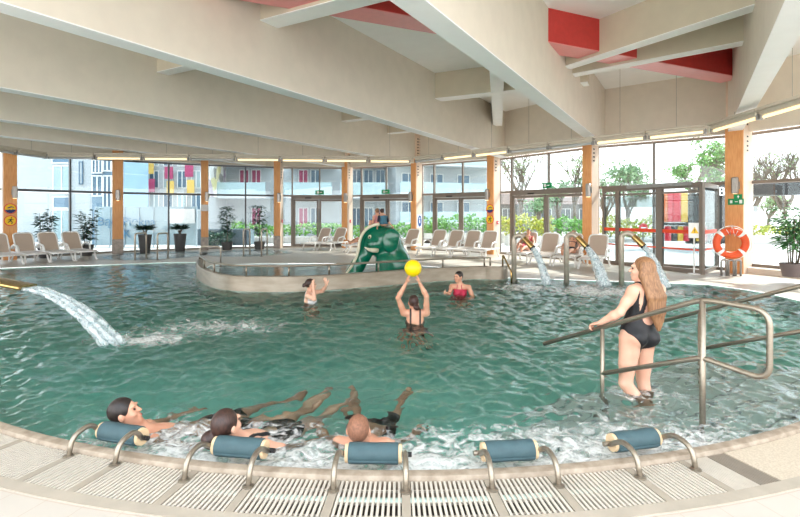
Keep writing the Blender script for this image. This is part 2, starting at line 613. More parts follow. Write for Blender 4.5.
def water_material(name, tint, deep_tint, foam_spots, bump=0.05, foam_rim=False):
    m = bpy.data.materials.new(name)
    m.use_nodes = True
    nt = m.node_tree
    L = nt.links.new
    nt.nodes.clear()
    out = nt.nodes.new('ShaderNodeOutputMaterial')

    def M(op, a, c=None, c2=None, clamp=False):
        n = nt.nodes.new('ShaderNodeMath')
        n.operation = op
        n.use_clamp = clamp
        for i, v in enumerate((a, c, c2)):
            if v is None:
                continue
            if isinstance(v, (int, float)):
                n.inputs[i].default_value = v
            else:
                L(v, n.inputs[i])
        return n.outputs[0]
    tc = nt.nodes.new('ShaderNodeTexCoord')
    co = tc.outputs['Object']

    def noise(scale, detail, dist=0.0, stretch=None):
        n = nt.nodes.new('ShaderNodeTexNoise')
        n.inputs['Scale'].default_value = scale
        n.inputs['Detail'].default_value = detail
        n.inputs['Distortion'].default_value = dist
        if stretch:
            mp = nt.nodes.new('ShaderNodeMapping')
            mp.inputs['Scale'].default_value = stretch
            L(co, mp.inputs[0])
            L(mp.outputs[0], n.inputs['Vector'])
        else:
            L(co, n.inputs['Vector'])
        return n.outputs[0]
    h = M('ADD', M('MULTIPLY', noise(5.5, 4, 0.8, (1, 1.3, 1)), 1.0), M('MULTIPLY', noise(15, 5, 0.9), 0.55))
    bp = nt.nodes.new('ShaderNodeBump')
    bp.inputs['Strength'].default_value = bump
    bp.inputs['Distance'].default_value = 0.06
    L(h, bp.inputs['Height'])
    fr = nt.nodes.new('ShaderNodeFresnel')
    fr.inputs[0].default_value = 1.4
    L(bp.outputs[0], fr.inputs['Normal'])
    gl = nt.nodes.new('ShaderNodeBsdfGlossy')
    gl.inputs['Roughness'].default_value = 0.04
    L(bp.outputs[0], gl.inputs['Normal'])
    tr = nt.nodes.new('ShaderNodeBsdfRefraction')
    tr.inputs['IOR'].default_value = 1.33
    tr.inputs['Roughness'].default_value = .02
    L(bp.outputs[0], tr.inputs['Normal'])
    mxc = nt.nodes.new('ShaderNodeMix')
    mxc.data_type = 'RGBA'
    mxc.inputs[6].default_value = (*tint, 1)
    mxc.inputs[7].default_value = (*deep_tint, 1)
    L(noise(0.7, 3, 0.5), mxc.inputs[0])
    L(mxc.outputs[2], tr.inputs[0])
    mx = nt.nodes.new('ShaderNodeMixShader')
    L(fr.outputs[0], mx.inputs[0])
    L(tr.outputs[0], mx.inputs[1])
    L(gl.outputs[0], mx.inputs[2])
    # foam: churned patches where jets strike and along the massage rim
    mask = None
    for (fx, fy, rx, ry, amt) in foam_spots:
        vs = nt.nodes.new('ShaderNodeVectorMath')
        vs.operation = 'SUBTRACT'
        L(co, vs.inputs[0])
        vs.inputs[1].default_value = (fx, fy, 0)
        vd = nt.nodes.new('ShaderNodeVectorMath')
        vd.operation = 'MULTIPLY'
        L(vs.outputs[0], vd.inputs[0])
        vd.inputs[1].default_value = (1 / rx, 1 / ry, 0)
        ln = nt.nodes.new('ShaderNodeVectorMath')
        ln.operation = 'LENGTH'
        L(vd.outputs[0], ln.inputs[0])
        k = M('MULTIPLY', M('SUBTRACT', 1.0, ln.outputs['Value'], clamp=True), amt)
        mask = k if mask is None else M('MAXIMUM', mask, k)
    if foam_rim:
        sep = nt.nodes.new('ShaderNodeSeparateXYZ')
        L(co, sep.inputs[0])
        dy = M('SUBTRACT', PC.y, sep.outputs['Y'])
        r = M('SQRT', M('ADD', M('MULTIPLY', sep.outputs['X'], sep.outputs['X']), M('MULTIPLY', dy, dy)))
        k = M('MULTIPLY', M('SUBTRACT', r, PR - 1.15), 0.85, clamp=True)
        nearm = M('LESS_THAN', sep.outputs['Y'], 7.0)
        xm = M('MULTIPLY', M('ADD', sep.outputs['X'], 2.9), 0.8, clamp=True)
        xr = M('MAXIMUM', M('MINIMUM', M('SUBTRACT', 1.7, M('MULTIPLY', sep.outputs['X'], .42)), 1.0), .35)
        k = M('MULTIPLY', M('MULTIPLY', M('MULTIPLY', k, nearm), xm), xr)
        mask = k if mask is None else M('MAXIMUM', mask, k)
    if mask is not None:
        nz = noise(7, 7, 1.6)
        nz2 = noise(28, 4, 0.8)
        v = M('ADD', M('MULTIPLY', nz, 0.75), M('MULTIPLY', nz2, 0.35))
        foam = M('MULTIPLY', M('SUBTRACT', v, M('SUBTRACT', 0.69, M('MULTIPLY', mask, 0.42))), 4.5, clamp=True)
        foam = M('MULTIPLY', foam, M('MULTIPLY', mask, 3.0, clamp=True))
        df = nt.nodes.new('ShaderNodeBsdfPrincipled')
        df.inputs['Base Color'].default_value = (*srgb(238, 238, 236), 1)
        df.inputs['Roughness'].default_value = 0.35
        bp2 = nt.nodes.new('ShaderNodeBump')
        bp2.inputs['Strength'].default_value = 0.9
        bp2.inputs['Distance'].default_value = 0.05
        L(v, bp2.inputs['Height'])
        L(bp2.outputs[0], df.inputs['Normal'])
        m2 = nt.nodes.new('ShaderNodeMixShader')
        L(M('MULTIPLY', foam, 0.85), m2.inputs[0])
        L(mx.outputs[0], m2.inputs[1])
        L(df.outputs[0], m2.inputs[2])
        L(m2.outputs[0], out.inputs[0])
    else:
        L(mx.outputs[0], out.inputs[0])
    return m


def water_sheet(name, poly, res, z, amp, m, waves):
    xs = [p[0] for p in poly]
    ys = [p[1] for p in poly]
    x = np.arange(min(xs) - res, max(xs) + 2 * res, res)
    yl, yy = [], min(ys) - res
    while yy < max(ys) + 2 * res:
        yl.append(yy)
        yy += res * (0.75 + max(0, yy - 4) * 0.12) if res < .05 else res
    y = np.array(yl)
    X, Y = np.meshgrid(x, y, indexing='ij')
    H = np.zeros_like(X)
    rg = np.random.default_rng(5)
    for i in range(waves):
        wl = 0.095 * (0.75 / 0.095) ** rg.random()
        a = rg.random() * 2 * PI
        k = 2 * PI / wl
        ph = rg.random() * 2 * PI
        q = k * (X * math.cos(a) + Y * math.sin(a)) + ph + 0.7 * np.sin(1.3 * X + ph) + 0.7 * np.cos(1.1 * Y - ph)
        s = 0.5 + 0.5 * np.sin(q)
        H += (1 - 2 * np.abs(s - 0.5) ** 1.0 * 1.0) * wl ** 0.85 if False else (s ** 1.7 - 0.4) * wl ** 0.68
    H *= amp / (H.std() + 1e-9)
    H *= 0.55 + 0.45 * np.clip((X + 0.55 * (12 - Y) + 5.5) / 4.0, 0, 1)
    H = np.clip(H, -.05, .045)
    ins = inside(poly, X, Y)
    c = ins[:-1, :-1] | ins[1:, :-1] | ins[:-1, 1:] | ins[1:, 1:]
    idx = -np.ones(X.shape, int)
    used = np.zeros(X.shape, bool)
    for a, b in ((0, 0), (1, 0), (0, 1), (1, 1)):
        used[a:used.shape[0] - 1 + a, b:used.shape[1] - 1 + b] |= c
    idx[used] = np.arange(used.sum())
    V = np.stack([X[used], Y[used], H[used] + z], 1)
    Fq = np.stack([idx[:-1, :-1][c], idx[1:, :-1][c], idx[1:, 1:][c], idx[:-1, 1:][c]], 1)
    me = bpy.data.meshes.new(name)
    me.from_pydata(V.tolist(), [], Fq.tolist())
    me.materials.append(m)
    me.polygons.foreach_set('use_smooth', [True] * len(me.polygons))
    o = bpy.data.objects.new(name, me)
    COL.objects.link(o)
    return struct(o)


JET_HITS = [(-3.85, 6.5), (2.95, 11.2), (4.35, 10.6), (5.55, 10.7)]
wm = water_material('pool_water', (0.90, 0.985, 0.97), (0.76, 0.95, 0.92),
                    [(-3.45, 6.75, 1.1, 0.6, 1.0), (-2.7, 7.5, 1.7, 0.9, .75), (2.9, 11.5, 1.4, 1.0, 0.9), (4.3, 10.9, 1.6, 1.4, 1.0), (5.5, 10.8, 1.4, 1.2, 0.9), (2.3, 4.7, .6, .5, .6)], foam_rim=True)
water_sheet('water', POOL, 0.024, -0.035, 0.0125, wm, 140)
wm2 = water_material('shallow_water', (0.9, 0.95, 0.95), (0.85, 0.92, 0.92), [])
water_sheet('water', INNER, 0.09, -0.05, 0.007, wm2, 20)
wm3 = water_material('tub_water', (0.85, 0.95, 0.95), (0.75, 0.9, 0.9), [(t[0].x, t[0].y, 2.6, 2.6, 1.0) for t in TUBS])
for t in TUBS:
    water_sheet('water', ellipse(*t), 0.09, 0.0, 0.016, wm3, 20)

# pool rim lip on the near side
SPECK = mat('speckled_concrete', srgb(206, 192, 172), rough=0.75, color2=srgb(186, 170, 150), scale=90)
RIM = mat('rim_concrete', srgb(172, 156, 138), rough=0.55, color2=srgb(140, 124, 106), scale=14)
rim = MB()
degs = list(np.arange(GUT0, 42.1, 1.0))
prof = [(PR - .04, -0.3), (PR - .04, 0.02), (PR - .03, 0.032), (PR + .01, 0.034), (PR + .032, 0.026), (PR + .042, 0.01), (PR + .045, -0.1)]
vs, fs = [], []
for d in degs:
    for (r, z) in prof:
        vs.append(polar(r, d, z))
np_ = len(prof)
for i in range(len(degs) - 1):
    for k in range(np_ - 1):
        fs.append((i * np_ + k, (i + 1) * np_ + k, (i + 1) * np_ + k + 1, i * np_ + k + 1))
rim.add(vs, fs)
struct(rim.build('trim_1', RIM, smooth='auto'))


def ring_sector(r0, r1, d0, d1, z0, z1, n=None):
    n = n or max(1, int(abs(d1 - d0) / 0.8))
    vs, fs = [], []
    for i in range(n + 1):
        d = d0 + (d1 - d0) * i / n
        vs += [polar(r0, d, z0), polar(r1, d, z0), polar(r1, d, z1), polar(r0, d, z1)]
    for i in range(n):
        a, b = i * 4, i * 4 + 4
        for k in range(4):
            fs.append((a + k, a + (k + 1) % 4, b + (k + 1) % 4, b + k))
    fs += [(0, 3, 2, 1), (n * 4, n * 4 + 1, n * 4 + 2, n * 4 + 3)]
    return vs, fs


# gutter channel under the grates, border strip outside them
tr = MB()
tr.add(*ring_sector(PR + .03, PR + .47, GUT0, GUT1, -0.16, -0.14))
struct(tr.build('trim_2', mat('gutter_channel', srgb(70, 60, 52), rough=0.7, noise=0.3)))
bd = MB()
bd.add(*ring_sector(PR + .43, PR + .52, GUT0, GUT1, -0.15, 0.006))
struct(bd.build('trim_3', mat('border_concrete', srgb(180, 168, 152), rough=0.7, noise=0.12, scale=6)))

ARMS = [(-18.6, -15.4), (-10.8, -7.4), (-3.2, .28), (4.44, 7.77), (12.17, 15.53)]
GRATE = mat('grate_slats', srgb(212, 202, 188), rough=0.4, noise=0.08, scale=20)
STRIPM = mat('grate_strip', srgb(172, 160, 144), rough=0.5, noise=0.1, scale=10)
panel_labels = ["slatted white overflow grate at the far left of the pool rim",
                "slatted white overflow grate left of the leftmost headrest, second from the photo's left edge",
                "slatted white overflow grate just left of the leftmost headrest",
                "slatted white overflow grate under the leftmost headrest, between its two arms",
                "slatted white overflow grate between first and second headrest from the left",
                "slatted white overflow grate under the headrest of the woman with the brown bun",
                "slatted white overflow grate between the bun woman's and the shaven man's headrests",
                "slatted white overflow grate under the headrest of the shaven-headed man",
                "slatted white overflow grate between the shaven man's headrest and the free one beside it",
                "slatted white overflow grate under the free headrest in the middle",
                "slatted white overflow grate between the two free headrests",
                "slatted white overflow grate under the rightmost headrest"]
marks = [-34.0, -28.5, -23.2] + [d for pr in ARMS for d in pr]
for i in range(len(marks) - 1):
    a, b = marks[i] + .2, marks[i + 1] - .2
    root = thing('overflow_grate', panel_labels[i], 'grate', polar(PR + .24, (a + b) / 2, 0), 0, 'overflow grates along the pool rim')
    g = MB()
    n = int((b - a) * math.radians(1) * (PR + .24) / 0.0285)
    o = root.location
    for k in range(n):
        d = a + (b - a) * (k + .5) / n
        p0, p1 = polar(PR + .05, d, -0.004) - o, polar(PR + .428, d, -0.004) - o
        g.bar(p0, p1, 0.0150, 0.012)
    g.build('slats', GRATE, root)
    g = MB()
    for rr in (PR + .11, PR + .24, PR + .37):
        vs, fs = ring_sector(rr, rr + .012, a, b, -0.03, -0.017)
        g.add([v - o for v in vs], fs)
    g.build('cross_rod', GRATE, root)
st = MB()
for d in marks:
    st.add(*ring_sector(PR + .047, PR + .43, d - .2, d + .2, -0.06, 0.004, 2))
st.add(*ring_sector(PR + .047, PR + .43, GUT0, marks[0] - .2, -0.05, 0.003))
struct(st.build('trim_4', STRIPM))
# fine light grate, dark grate and the speckled cover to the right
for (a, b, pitch, m, lab) in ((15.75, 17.3, .016, GRATE, 'fine pale slatted grate beside the rightmost headrest arm'),
                              (17.35, 18.6, .016, mat('grate_dark', srgb(150, 138, 124), rough=0.5, noise=0.1), 'narrow dark grey slatted grate beside the speckled gutter cover')):
    g = MB()
    o = polar(PR + .24, (a + b) / 2, 0)
    n = int((b - a) * math.radians(1) * (PR + .24) / pitch)
    for k in range(n):
        d = a + (b - a) * (k + .5) / n
        g.bar(polar(PR + .05, d, -0.004) - o, polar(PR + .428, d, -0.004) - o, 0.009, 0.012)
    for rr in (PR + .11, PR + .24, PR + .37):
        vs, fs = ring_sector(rr, rr + .012, a, b, -0.03, -0.017)
        g.add([v - o for v in vs], fs)
    tag(g.build('overflow_grate', m, loc=o), lab, 'grate')
sp = MB()
sp.add(*ring_sector(PR + .047, PR + .43, 18.65, GUT1, -0.05, 0.003))
struct(sp.build('trim_5', SPECK))

# underwater stairs on the right between the railings
RD = Vector((-.553, .833, 0))
RN = Vector((.833, .553, 0))
RA = Vector((2.42, 4.0, 0))
st = MB()
for k in range(7):
    z = -0.13 - 0.16 * k
    a = RA + RD * (-0.75 + 0.36 * k) + RN * 1.1
    st.box((a.x, a.y, (z - 1.25) / 2), (0.36, 4.0, z + 1.25), rz=math.atan2(RD.y, RD.x))
sf = struct(st.build('pool_steps_floor', mat('step_tiles', srgb(232, 236, 232), rough=0.5, noise=0.12, scale=4)))
ns = MB()
for k in range(7):
    z = -0.13 - 0.16 * k
    a = RA + RD * (-0.75 + 0.36 * k + .16) + RN * 1.1
    ns.box((a.x, a.y, z + .004), (0.03, 3.9, .012), rz=math.atan2(RD.y, RD.x))
ns.build('step_nosing', mat('nosing', srgb(166, 172, 176), rough=.6, noise=.1), sf)

# ------------------------------------------------------------------ island wall around the paddling pool
CONC = mat('island_steel', srgb(160, 148, 132), rough=0.4, metal=0.4, color2=srgb(138, 126, 110), scale=2.5, stretch=(1, 1, 4))
iw = MB()
vs, fs = [], []
n = len(isl_s)
for i, p in enumerate(isl_s):
    t = i / (n - 1)
    a, b = Vector(isl_s[max(i - 1, 0)]), Vector(isl_s[min(i + 1, n - 1)])
    tt = (b - a).normalized()
    nr = Vector((tt.y, -tt.x))
    for (off, z) in ((0, -0.4), (0, .295), (.015, .32), (.145, .32), (.16, .30), (.16, -0.25)):
        vs.append((p[0] + nr.x * off, p[1] + nr.y * off, z))
for i in range(n - 1):
    for k in range(5):
        fs.append((i * 6 + k, i * 6 + k + 1, (i + 1) * 6 + k + 1, (i + 1) * 6 + k))
fs.append(tuple(range(6))[::-1])
fs.append(tuple((n - 1) * 6 + k for k in range(6)))
iw.add(vs, fs)
struct(iw.build('wall_island', CONC, smooth='auto'))

# railing on the island wall
root = thing('island_railing', 'low steel railing along the top of the curved island wall', 'railing', (-1.0, 11.4, 0.32))
rp = [Vector((isl_s[i][0], isl_s[i][1] , 0)) for i in range(9, n - 2)]
rp2 = []
for i, p in enumerate(rp):
    a, b = rp[max(i - 1, 0)], rp[min(i + 1, len(rp) - 1)]
    tt = (b - a).normalized()
    rp2.append(p + Vector((tt.y, -tt.x, 0)) * 0.08 - root.location + Vector((0, 0, 0.535)))
root_rail = MB().tube([rp2[0] - Vector((0, 0, .2))] + rp2 + [rp2[-1] - Vector((0, 0, .2))], 0.024, 8).build('handrail', STEEL, root, smooth=True)
for px in (203.8, 215.6, 244.6, 288, 335, 377, 445, 484):
    best = min(rp2, key=lambda q: abs(((q + root.location).x / (q + root.location).y * 500 + 400) - px))
    MB().tube([best - Vector((0, 0, .215)), best], 0.022, 8).build('post', STEEL, root, smooth=True)

# inverted U handrail at the island's left end, and the ladder rails at the right end
def u_rail(name, label, a, b, h, r, group=None, m=None, bend=.12):
    a, b = Vector(a), Vector(b)
    root = thing(name, label, 'handrail', a, 0, group)
    d = b - a
    pts = smooth_path([(0, 0, -.02), (0, 0, h), d + Vector((0, 0, h)), d + Vector((0, 0, -.02))], bend, 6)
    MB().tube(pts, r, 10).build('rail', m or STEEL_L, root, smooth=True)
    for q in (Vector((0, 0, 0)), d):
        MB().lathe([(r * 2, 0), (r * 2, .012), (r * 1.2, .016)], q, 14).build('foot_plate', STEEL_D, root, smooth=False)
    return root


u_rail('grab_rail', 'steel inverted-U grab rail at the left end of the island', (-6.35, 15.9, 0), (-5.65, 15.75, 0), .62, .025)
u_rail('grab_rail', 'warm-toned steel grab rail dropping into the water at the island\'s right end', (2.62, 12.75, .3), (2.75, 12.35, -.1), .32, .022, m=GOLDST, bend=.08)
for i, (c, h, px, lab) in enumerate(((TUBS[0], .62, 135, 'left steel handrail of the left whirlpool'), (TUBS[0], .62, 157.5, 'right steel handrail of the left whirlpool'),
                                    (TUBS[1], .75, 243.5, 'left steel handrail of the whirlpool by the green hedge'), (TUBS[1], .75, 261.5, 'right steel handrail of the whirlpool by the green hedge'))):
    y = c[0].y - c[2] - .05
    x = (px - 400) / F * y
    u_rail('tub_handrail', lab, (x, y, 0), (x + .02, y + .75, 0), .95 if i < 2 else 1.05, .03)
# whirlpool rims
for i, (t, lab) in enumerate(zip(TUBS, ('left', 'right'))):
    ring = MB()
    e0, e1 = ellipse(t[0], t[1] + .22, t[2] + .22), ellipse(t[0], t[1] - .03, t[2] - .03)
    m_ = len(e0)
    vs = [(p[0], p[1], .002) for p in e0] + [(p[0], p[1], .008) for p in e0] + [(p[0], p[1], .008) for p in e1] + [(p[0], p[1], -.2) for p in e1]
    fs = []
    for k in range(3):
        for q in range(m_):
            fs.append((k * m_ + q, k * m_ + (q + 1) % m_, (k + 1) * m_ + (q + 1) % m_, (k + 1) * m_ + q))
    struct(ring.add(vs, fs).build('trim_%d' % (6 + i), mat('tub_rim', srgb(172, 172, 168), rough=0.5, noise=0.1)))

# ------------------------------------------------------------------ columns
ZB = 3.97          # underside of the big beams
ZR = 5.78          # roof underside
col_names = ['with two round yellow stickers at the far left', 'left of the translucent banner', 'right of the potted palms', 'left of the first glass door',
             'left of the elephant slide', 'just right of the elephant slide', 'with two round yellow stickers near the loungers', 'left of the glass vestibule',
             'with the orange lifebuoy', 'beyond the right edge', 'at the far right', 'at the near right']
for i, (x, y, w, d, a) in enumerate(COLS):
    rz = -math.radians(a)                       # local -Y faces the hall
    root = thing('pillar', None, None, (x, y, 0), rz, kind='structure')
    root['label'] = 'timber pillar ' + col_names[i]
    MB().box((0, -d / 2 + .03, ZB / 2 + .15), (w, .06, ZB + .3), bev=.006).build('wood_face', WOOD, root)
    MB().box((0, .03, ZR / 2), (w - .004, d - .06, ZR), bev=.006).build('core', WOODL, root)  # core and flanks in a paler wood colour than the hall-side face
    if i in (1, 2, 3):
        MB().box((0, -d / 2 + .015, .3), (w + .02, .07, .6), bev=.004).build('steel_foot', mat('steel_foot', srgb(150, 138, 128), rough=.4, metal=.5, noise=.35, scale=9), root)
    if i == 2:
        MB().box((0, -d / 2 - .004, 1.93), (w + .01, .02, .3), bev=.004).build('steel_band', GREY, root)
    # dark dowel slots on the right flank and on the upper part of the core
    slots = MB()
    for k in range(8 if i < 8 else 11):
        z = 4.15 + k * .13
        slots.box((w / 2 - .0, -.10 + .03, z), (.012, .09, .045))
        slots.box((w / 2 - .0, .12 - .03, z), (.012, .06, .03))
    for k in range(4):
        z = 3.42 + k * .13
        slots.box((w / 2 - .0, -.06, z), (.012, .10, .04))
    slots.build('dowel_slots', DARK, root)

# ------------------------------------------------------------------ glazing bays
TRZ = 2.55
GZ = 3.93
win_no, door_no = 0, 0


def bay(A, B, kind, frame_m, mull=(.5,), sill=.0, tr_z=TRZ, door_span=None, top=GZ):
    """glazing from A to B on the ground; uprights at fractions"""
    global win_no, door_no
    A, B = Vector((A[0], A[1], 0)), Vector((B[0], B[1], 0))
    d = B - A
    L = d.length
    rz = math.atan2(d.y, d.x)
    win_no += 1
    root = thing('window_%d' % win_no, None, None, A, rz, kind='structure')
    fr = MB()
    fr.box((L / 2, 0, sill + .04), (L, .1, .08))
    fr.box((L / 2, 0, top), (L, .1, .08))
    for x in (.04, L - .04):
        fr.box((x, 0, (sill + top) / 2), (.08, .1, top - sill))
    fr.build('frame', frame_m, root)
    spans = [(0.08, L - .08)]
    if door_span:
        a, b = door_span[0] * L, door_span[1] * L
    for q in mull:
        lo = tr_z if (door_span and door_span[0] < q < door_span[1]) else sill
        MB().box((q * L, 0, (lo + top) / 2), (.06, .12, top - lo)).build('mullion', frame_m, root)
    MB().box((L / 2, 0, tr_z), (L, .11, .09)).build('transom', frame_m, root)
    edges = [0.08 / L] + list(mull) + [1 - 0.08 / L]
    for k in range(len(edges) - 1):
        x0, x1 = edges[k] * L, edges[k + 1] * L
        MB().box(((x0 + x1) / 2, 0, (tr_z + top) / 2), (x1 - x0 - .05, .012, top - tr_z - .1)).build('pane', GLASS, root)
        if not door_span:
            MB().box(((x0 + x1) / 2, 0, (tr_z + sill) / 2), (x1 - x0 - .05, .012, tr_z - sill - .14)).build('pane', GLASS, root)
    if door_span:
        for (x0, x1) in ((.08, a - .06), (b + .06, L - .08)):
            if x1 - x0 > .1:
                MB().box(((x0 + x1) / 2, 0, (tr_z + sill) / 2), (x1 - x0, .012, tr_z - sill - .14)).build('pane', GLASS, root)
        door_no += 1
        dr = thing('door_%d' % door_no, None, None, A + d.normalized() * a, rz, kind='structure')
        W = b - a
        f = MB()
        for x in (0, W):
            f.box((x, -.02, tr_z / 2 - .03), (.11, .12, tr_z - .06))
        f.box((W / 2, -.02, tr_z - .1), (W, .12, .11))
        f.build('door_frame', frame_m, dr)
        for s, (x0, x1) in enumerate(((.06, W / 2 - .01), (W / 2 + .01, W - .06))):
            lf = MB()
            hgt = tr_z - .17
            lf.box((x0 + .05, -.02, hgt / 2), (.1, .07, hgt))
            lf.box((x1 - .05, -.02, hgt / 2), (.1, .07, hgt))
            lf.box(((x0 + x1) / 2, -.02, .09), (x1 - x0, .07, .18))
            lf.box(((x0 + x1) / 2, -.02, hgt - .05), (x1 - x0, .07, .1))
            leaf = lf.build('door_leaf', frame_m, dr)
            MB().box(((x0 + x1) / 2, -.02, hgt / 2), (x1 - x0 - .2, .012, hgt - .26)).build('pane', GLASS, leaf)
            hx = x1 - .05 if s == 0 else x0 + .05
            MB().tube([(hx, -.07, .95), (hx, -.07, 1.25)], .012, 8).build('handle', STEEL, leaf)
        MB().box((W * .3, -.09, tr_z - .11), (.3, .05, .05)).build('closer', DARK, dr)
    return root


# left of the picture
prevp = EXTRA_L[::-1]
pts = [Vector((x, y, 0)) for x, y in EXTRA_L[::-1]]
bay(pts[0], pts[1], 'w', FRAMED, (.33, .66))
bay(pts[1], pts[2], 'w', FRAMED, (.33, .66))
bay(pts[2], GL[0], 'w', FRAMED, (.5,))
bay(GL[0], GL[1], 'w', FRAMED, (.53,))
bay(GL[1], GL[2], 'w', FRAMED, (.56,))
bay(GL[2], GL[3], 'w', FRAMED, (.52,))
bay(GL[3], GL[4], 'd', FRAME, (.16, .55), door_span=(.16, .92))
bay(GL[4], GL[5], 'd', FRAME, (.16, .52), door_span=(.16, .92))
bay(GL[5], GL[6], 'd', FRAME, (.18, .56), door_span=(.18, .90))
bay(GL[6], GL[7], 'd', FRAME, (.16, .56), door_span=(.16, .92))
bay(GL[7], GL[8], 'v', FRAME, (.43,))
bay(GL[8], GL[9], 'w', FRAME, (.6,), sill=.16)
bay(GL[9], GL[10], 'w', FRAME, (.5,), sill=.16)
bay(GL[10], GL[11], 'w', FRAME, (.5,), sill=.16)
# skirting ledge of the right bays
lg = MB()
for a, b in ((GL[8], GL[9]), (GL[9], GL[10]), (GL[10], GL[11])):
    d = (b - a).normalized()
    nn = Vector((-d.y, d.x, 0))
    if nn.dot(Vector((0, 5, 0)) - a) < 0:
        nn = -nn
    lg.bar(a + nn * .22 + Vector((0, 0, .08)), b + nn * .22 + Vector((0, 0, .08)), .5, .16)
struct(lg.build('baseboard_right', mat('ledge', srgb(214, 200, 186), rough=.6, noise=.06)))
lg = MB()
for a, b in zip(GL[0:7], GL[1:8]):
    lg.bar(a + Vector((0, 0, .03)), b + Vector((0, 0, .03)), .24, .06)
struct(lg.build('baseboard_back', mat('kerb', srgb(172, 162, 150), rough=.6, noise=.1)))

# upper wall over the glazing
uw = MB()
up = [Vector((x, y, 0)) for x, y in EXTRA_L[::-1]] + [Vector((COLS[i][0], COLS[i][1], 0)) - cn(i) * .2 for i in range(len(COLS))]
for a, b in zip(up[:-1], up[1:]):
    uw.bar(a + Vector((0, 0, (GZ + .04 + ZR) / 2)), b + Vector((0, 0, (GZ + .04 + ZR) / 2)), .24, ZR - GZ - .04)
struct(uw.build('wall_back', BEIGE))

# ------------------------------------------------------------------ roof and beams
roof_poly = [(13.6, 0.6), (-20, 0.6), (-20, 9), (-18.6, 14.6), (-15.4, 19), (-12.8, 22), (-9.4, 24.2), (-6, 25.4), (-2.2, 25.8), (1.3, 24.2), (4.6, 21.8), (7.4, 17.9), (10.4, 15), (12.6, 11), (13.6, 6.5)]
c = MB()
c.prism([p for p in roof_poly][::-1], ZR, ZR + .35)
struct(c.build('ceiling', CREAMW))
KX = .584
U = Vector((KX, 1, 0)).normalized()


def bx(x0, y):
    return Vector((x0 + KX * y, y, 0))


def big_beam(x0, y0, y1, name):
    b = MB()
    wd = .33
    s = wd / math.cos(math.atan(KX)) / 2
    a, e = bx(x0 - s, y0), bx(x0 - s, y1)
    b.bar(a + Vector((0, 0, (ZB + ZR) / 2 + .0)), e + Vector((0, 0, (ZB + ZR) / 2)), wd, ZR - ZB)
    o = b.build(name, BEIGE)
    f = MB()
    f.bar(a + Vector((0, 0, ZB - .008)), e + Vector((0, 0, ZB - .008)), wd + .004, .016)
    f.build('underside', CREAMW, o)
    return struct(o)


for x0, y1 in ((1.39, 14.1), (-2.88, 16.9), (-7.53, 20.6), (-12.6, 22.9), (-16.9, 24.5), (-20.4, 24.0), (-24.2, 22.6), (5.6, 10.2)):
    big_beam(x0, 0.7, y1, 'ceiling_beam')


def cross(a, b, w, face_m, under_m, z0=5.05, name='cross_beam'):
    a, b = Vector((a[0], a[1], 0)), Vector((b[0], b[1], 0))
    o = MB().bar(a + Vector((0, 0, (z0 + ZR) / 2)), b + Vector((0, 0, (z0 + ZR) / 2)), w, ZR - z0).build(name, face_m)
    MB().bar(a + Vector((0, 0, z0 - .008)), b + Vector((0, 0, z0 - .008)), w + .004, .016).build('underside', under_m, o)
    return struct(o)


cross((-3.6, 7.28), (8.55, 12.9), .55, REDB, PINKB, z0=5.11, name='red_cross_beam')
cross((3.85, 11.55), (5.95, 7.9), .3, BEIGE2, CREAMW, z0=5.03)
cross((4.2, 12.2), (6.95, 9.75), .3, BEIGE2, CREAMW, z0=5.035)
cross((-2.45, 8.97), (.95, 7.0), .42, BEIGE2, CREAMW, z0=5.04)
cross((1.0, 14.9), (4.9, 13.0), .42, BEIGE2, CREAMW, z0=5.045)
cross((3.75, 19.2), (1.65, 8.6), .34, BEIGE2, CREAMW, z0=5.05)
for y in (11.9, 18.1, 20.8):
    a = bx(-12.6, y)
    cross(a, a + Vector((.864, -.504, 0)) * 4.3, .3, BEIGE2, CREAMW, z0=5.0)

# ------------------------------------------------------------------ strip lights
LAMPC = mat('lamp_lit', (1, .9, .68), emit=(1.0, .78, .45), estr=0.6)
LAMPO = mat('lamp_off', srgb(200, 202, 204), rough=.3, noise=.05)
HOUS = mat('lamp_housing', srgb(206, 196, 180), rough=.45, noise=.06)
SZ = 3.74


def strip_run(pa, pb, n, lit, desc, tilt=0):
    a, b = G2(*pa), G2(*pb)
    for k in range(n):
        p, q = a.lerp(b, k / n), a.lerp(b, (k + 1) / n)
        d = q - p
        L = d.length
        rz = math.atan2(d.y, d.x)
        on = lit[k]
        root = thing('strip_light', ('lit' if on else 'unlit') + ' strip light, ' + desc[k], 'ceiling light', p, rz, 'strip lights in the ring below the beams')
        MB().box((L / 2, 0, .09), (L - .03, .28, .07), bev=.01).build('tray', HOUS, root)
        MB().box((L / 2, 0, .02), (L - .1, .16, .10), bev=.02).build('housing', HOUS, root)
        MB().tube([(.09, -.0, -.07), (L - .09, -.0, -.06)], .036, 10).build('tube', LAMPC if on else LAMPO, root, smooth='auto')
        for x in (.06, L - .06):
            MB().box((x, 0, -.05), (.06, .13, .12), bev=.01).build('end_cap', GREY, root)
        wp = p.lerp(q, .5)
        top_ = (ZB if any(abs(wp.x - KX * wp.y - b0) < .32 for b0 in (1.39 - .19, -3.07, -7.7, -12.8, -17.1, -20.6, -24.4)) else ZR) - SZ
        MB().tube([(L * .5, 0, .1), (L * .5, 0, top_)], .005, 5).build('wire', GREY, root)


def G2(px, py):
    return G(px, py, SZ)


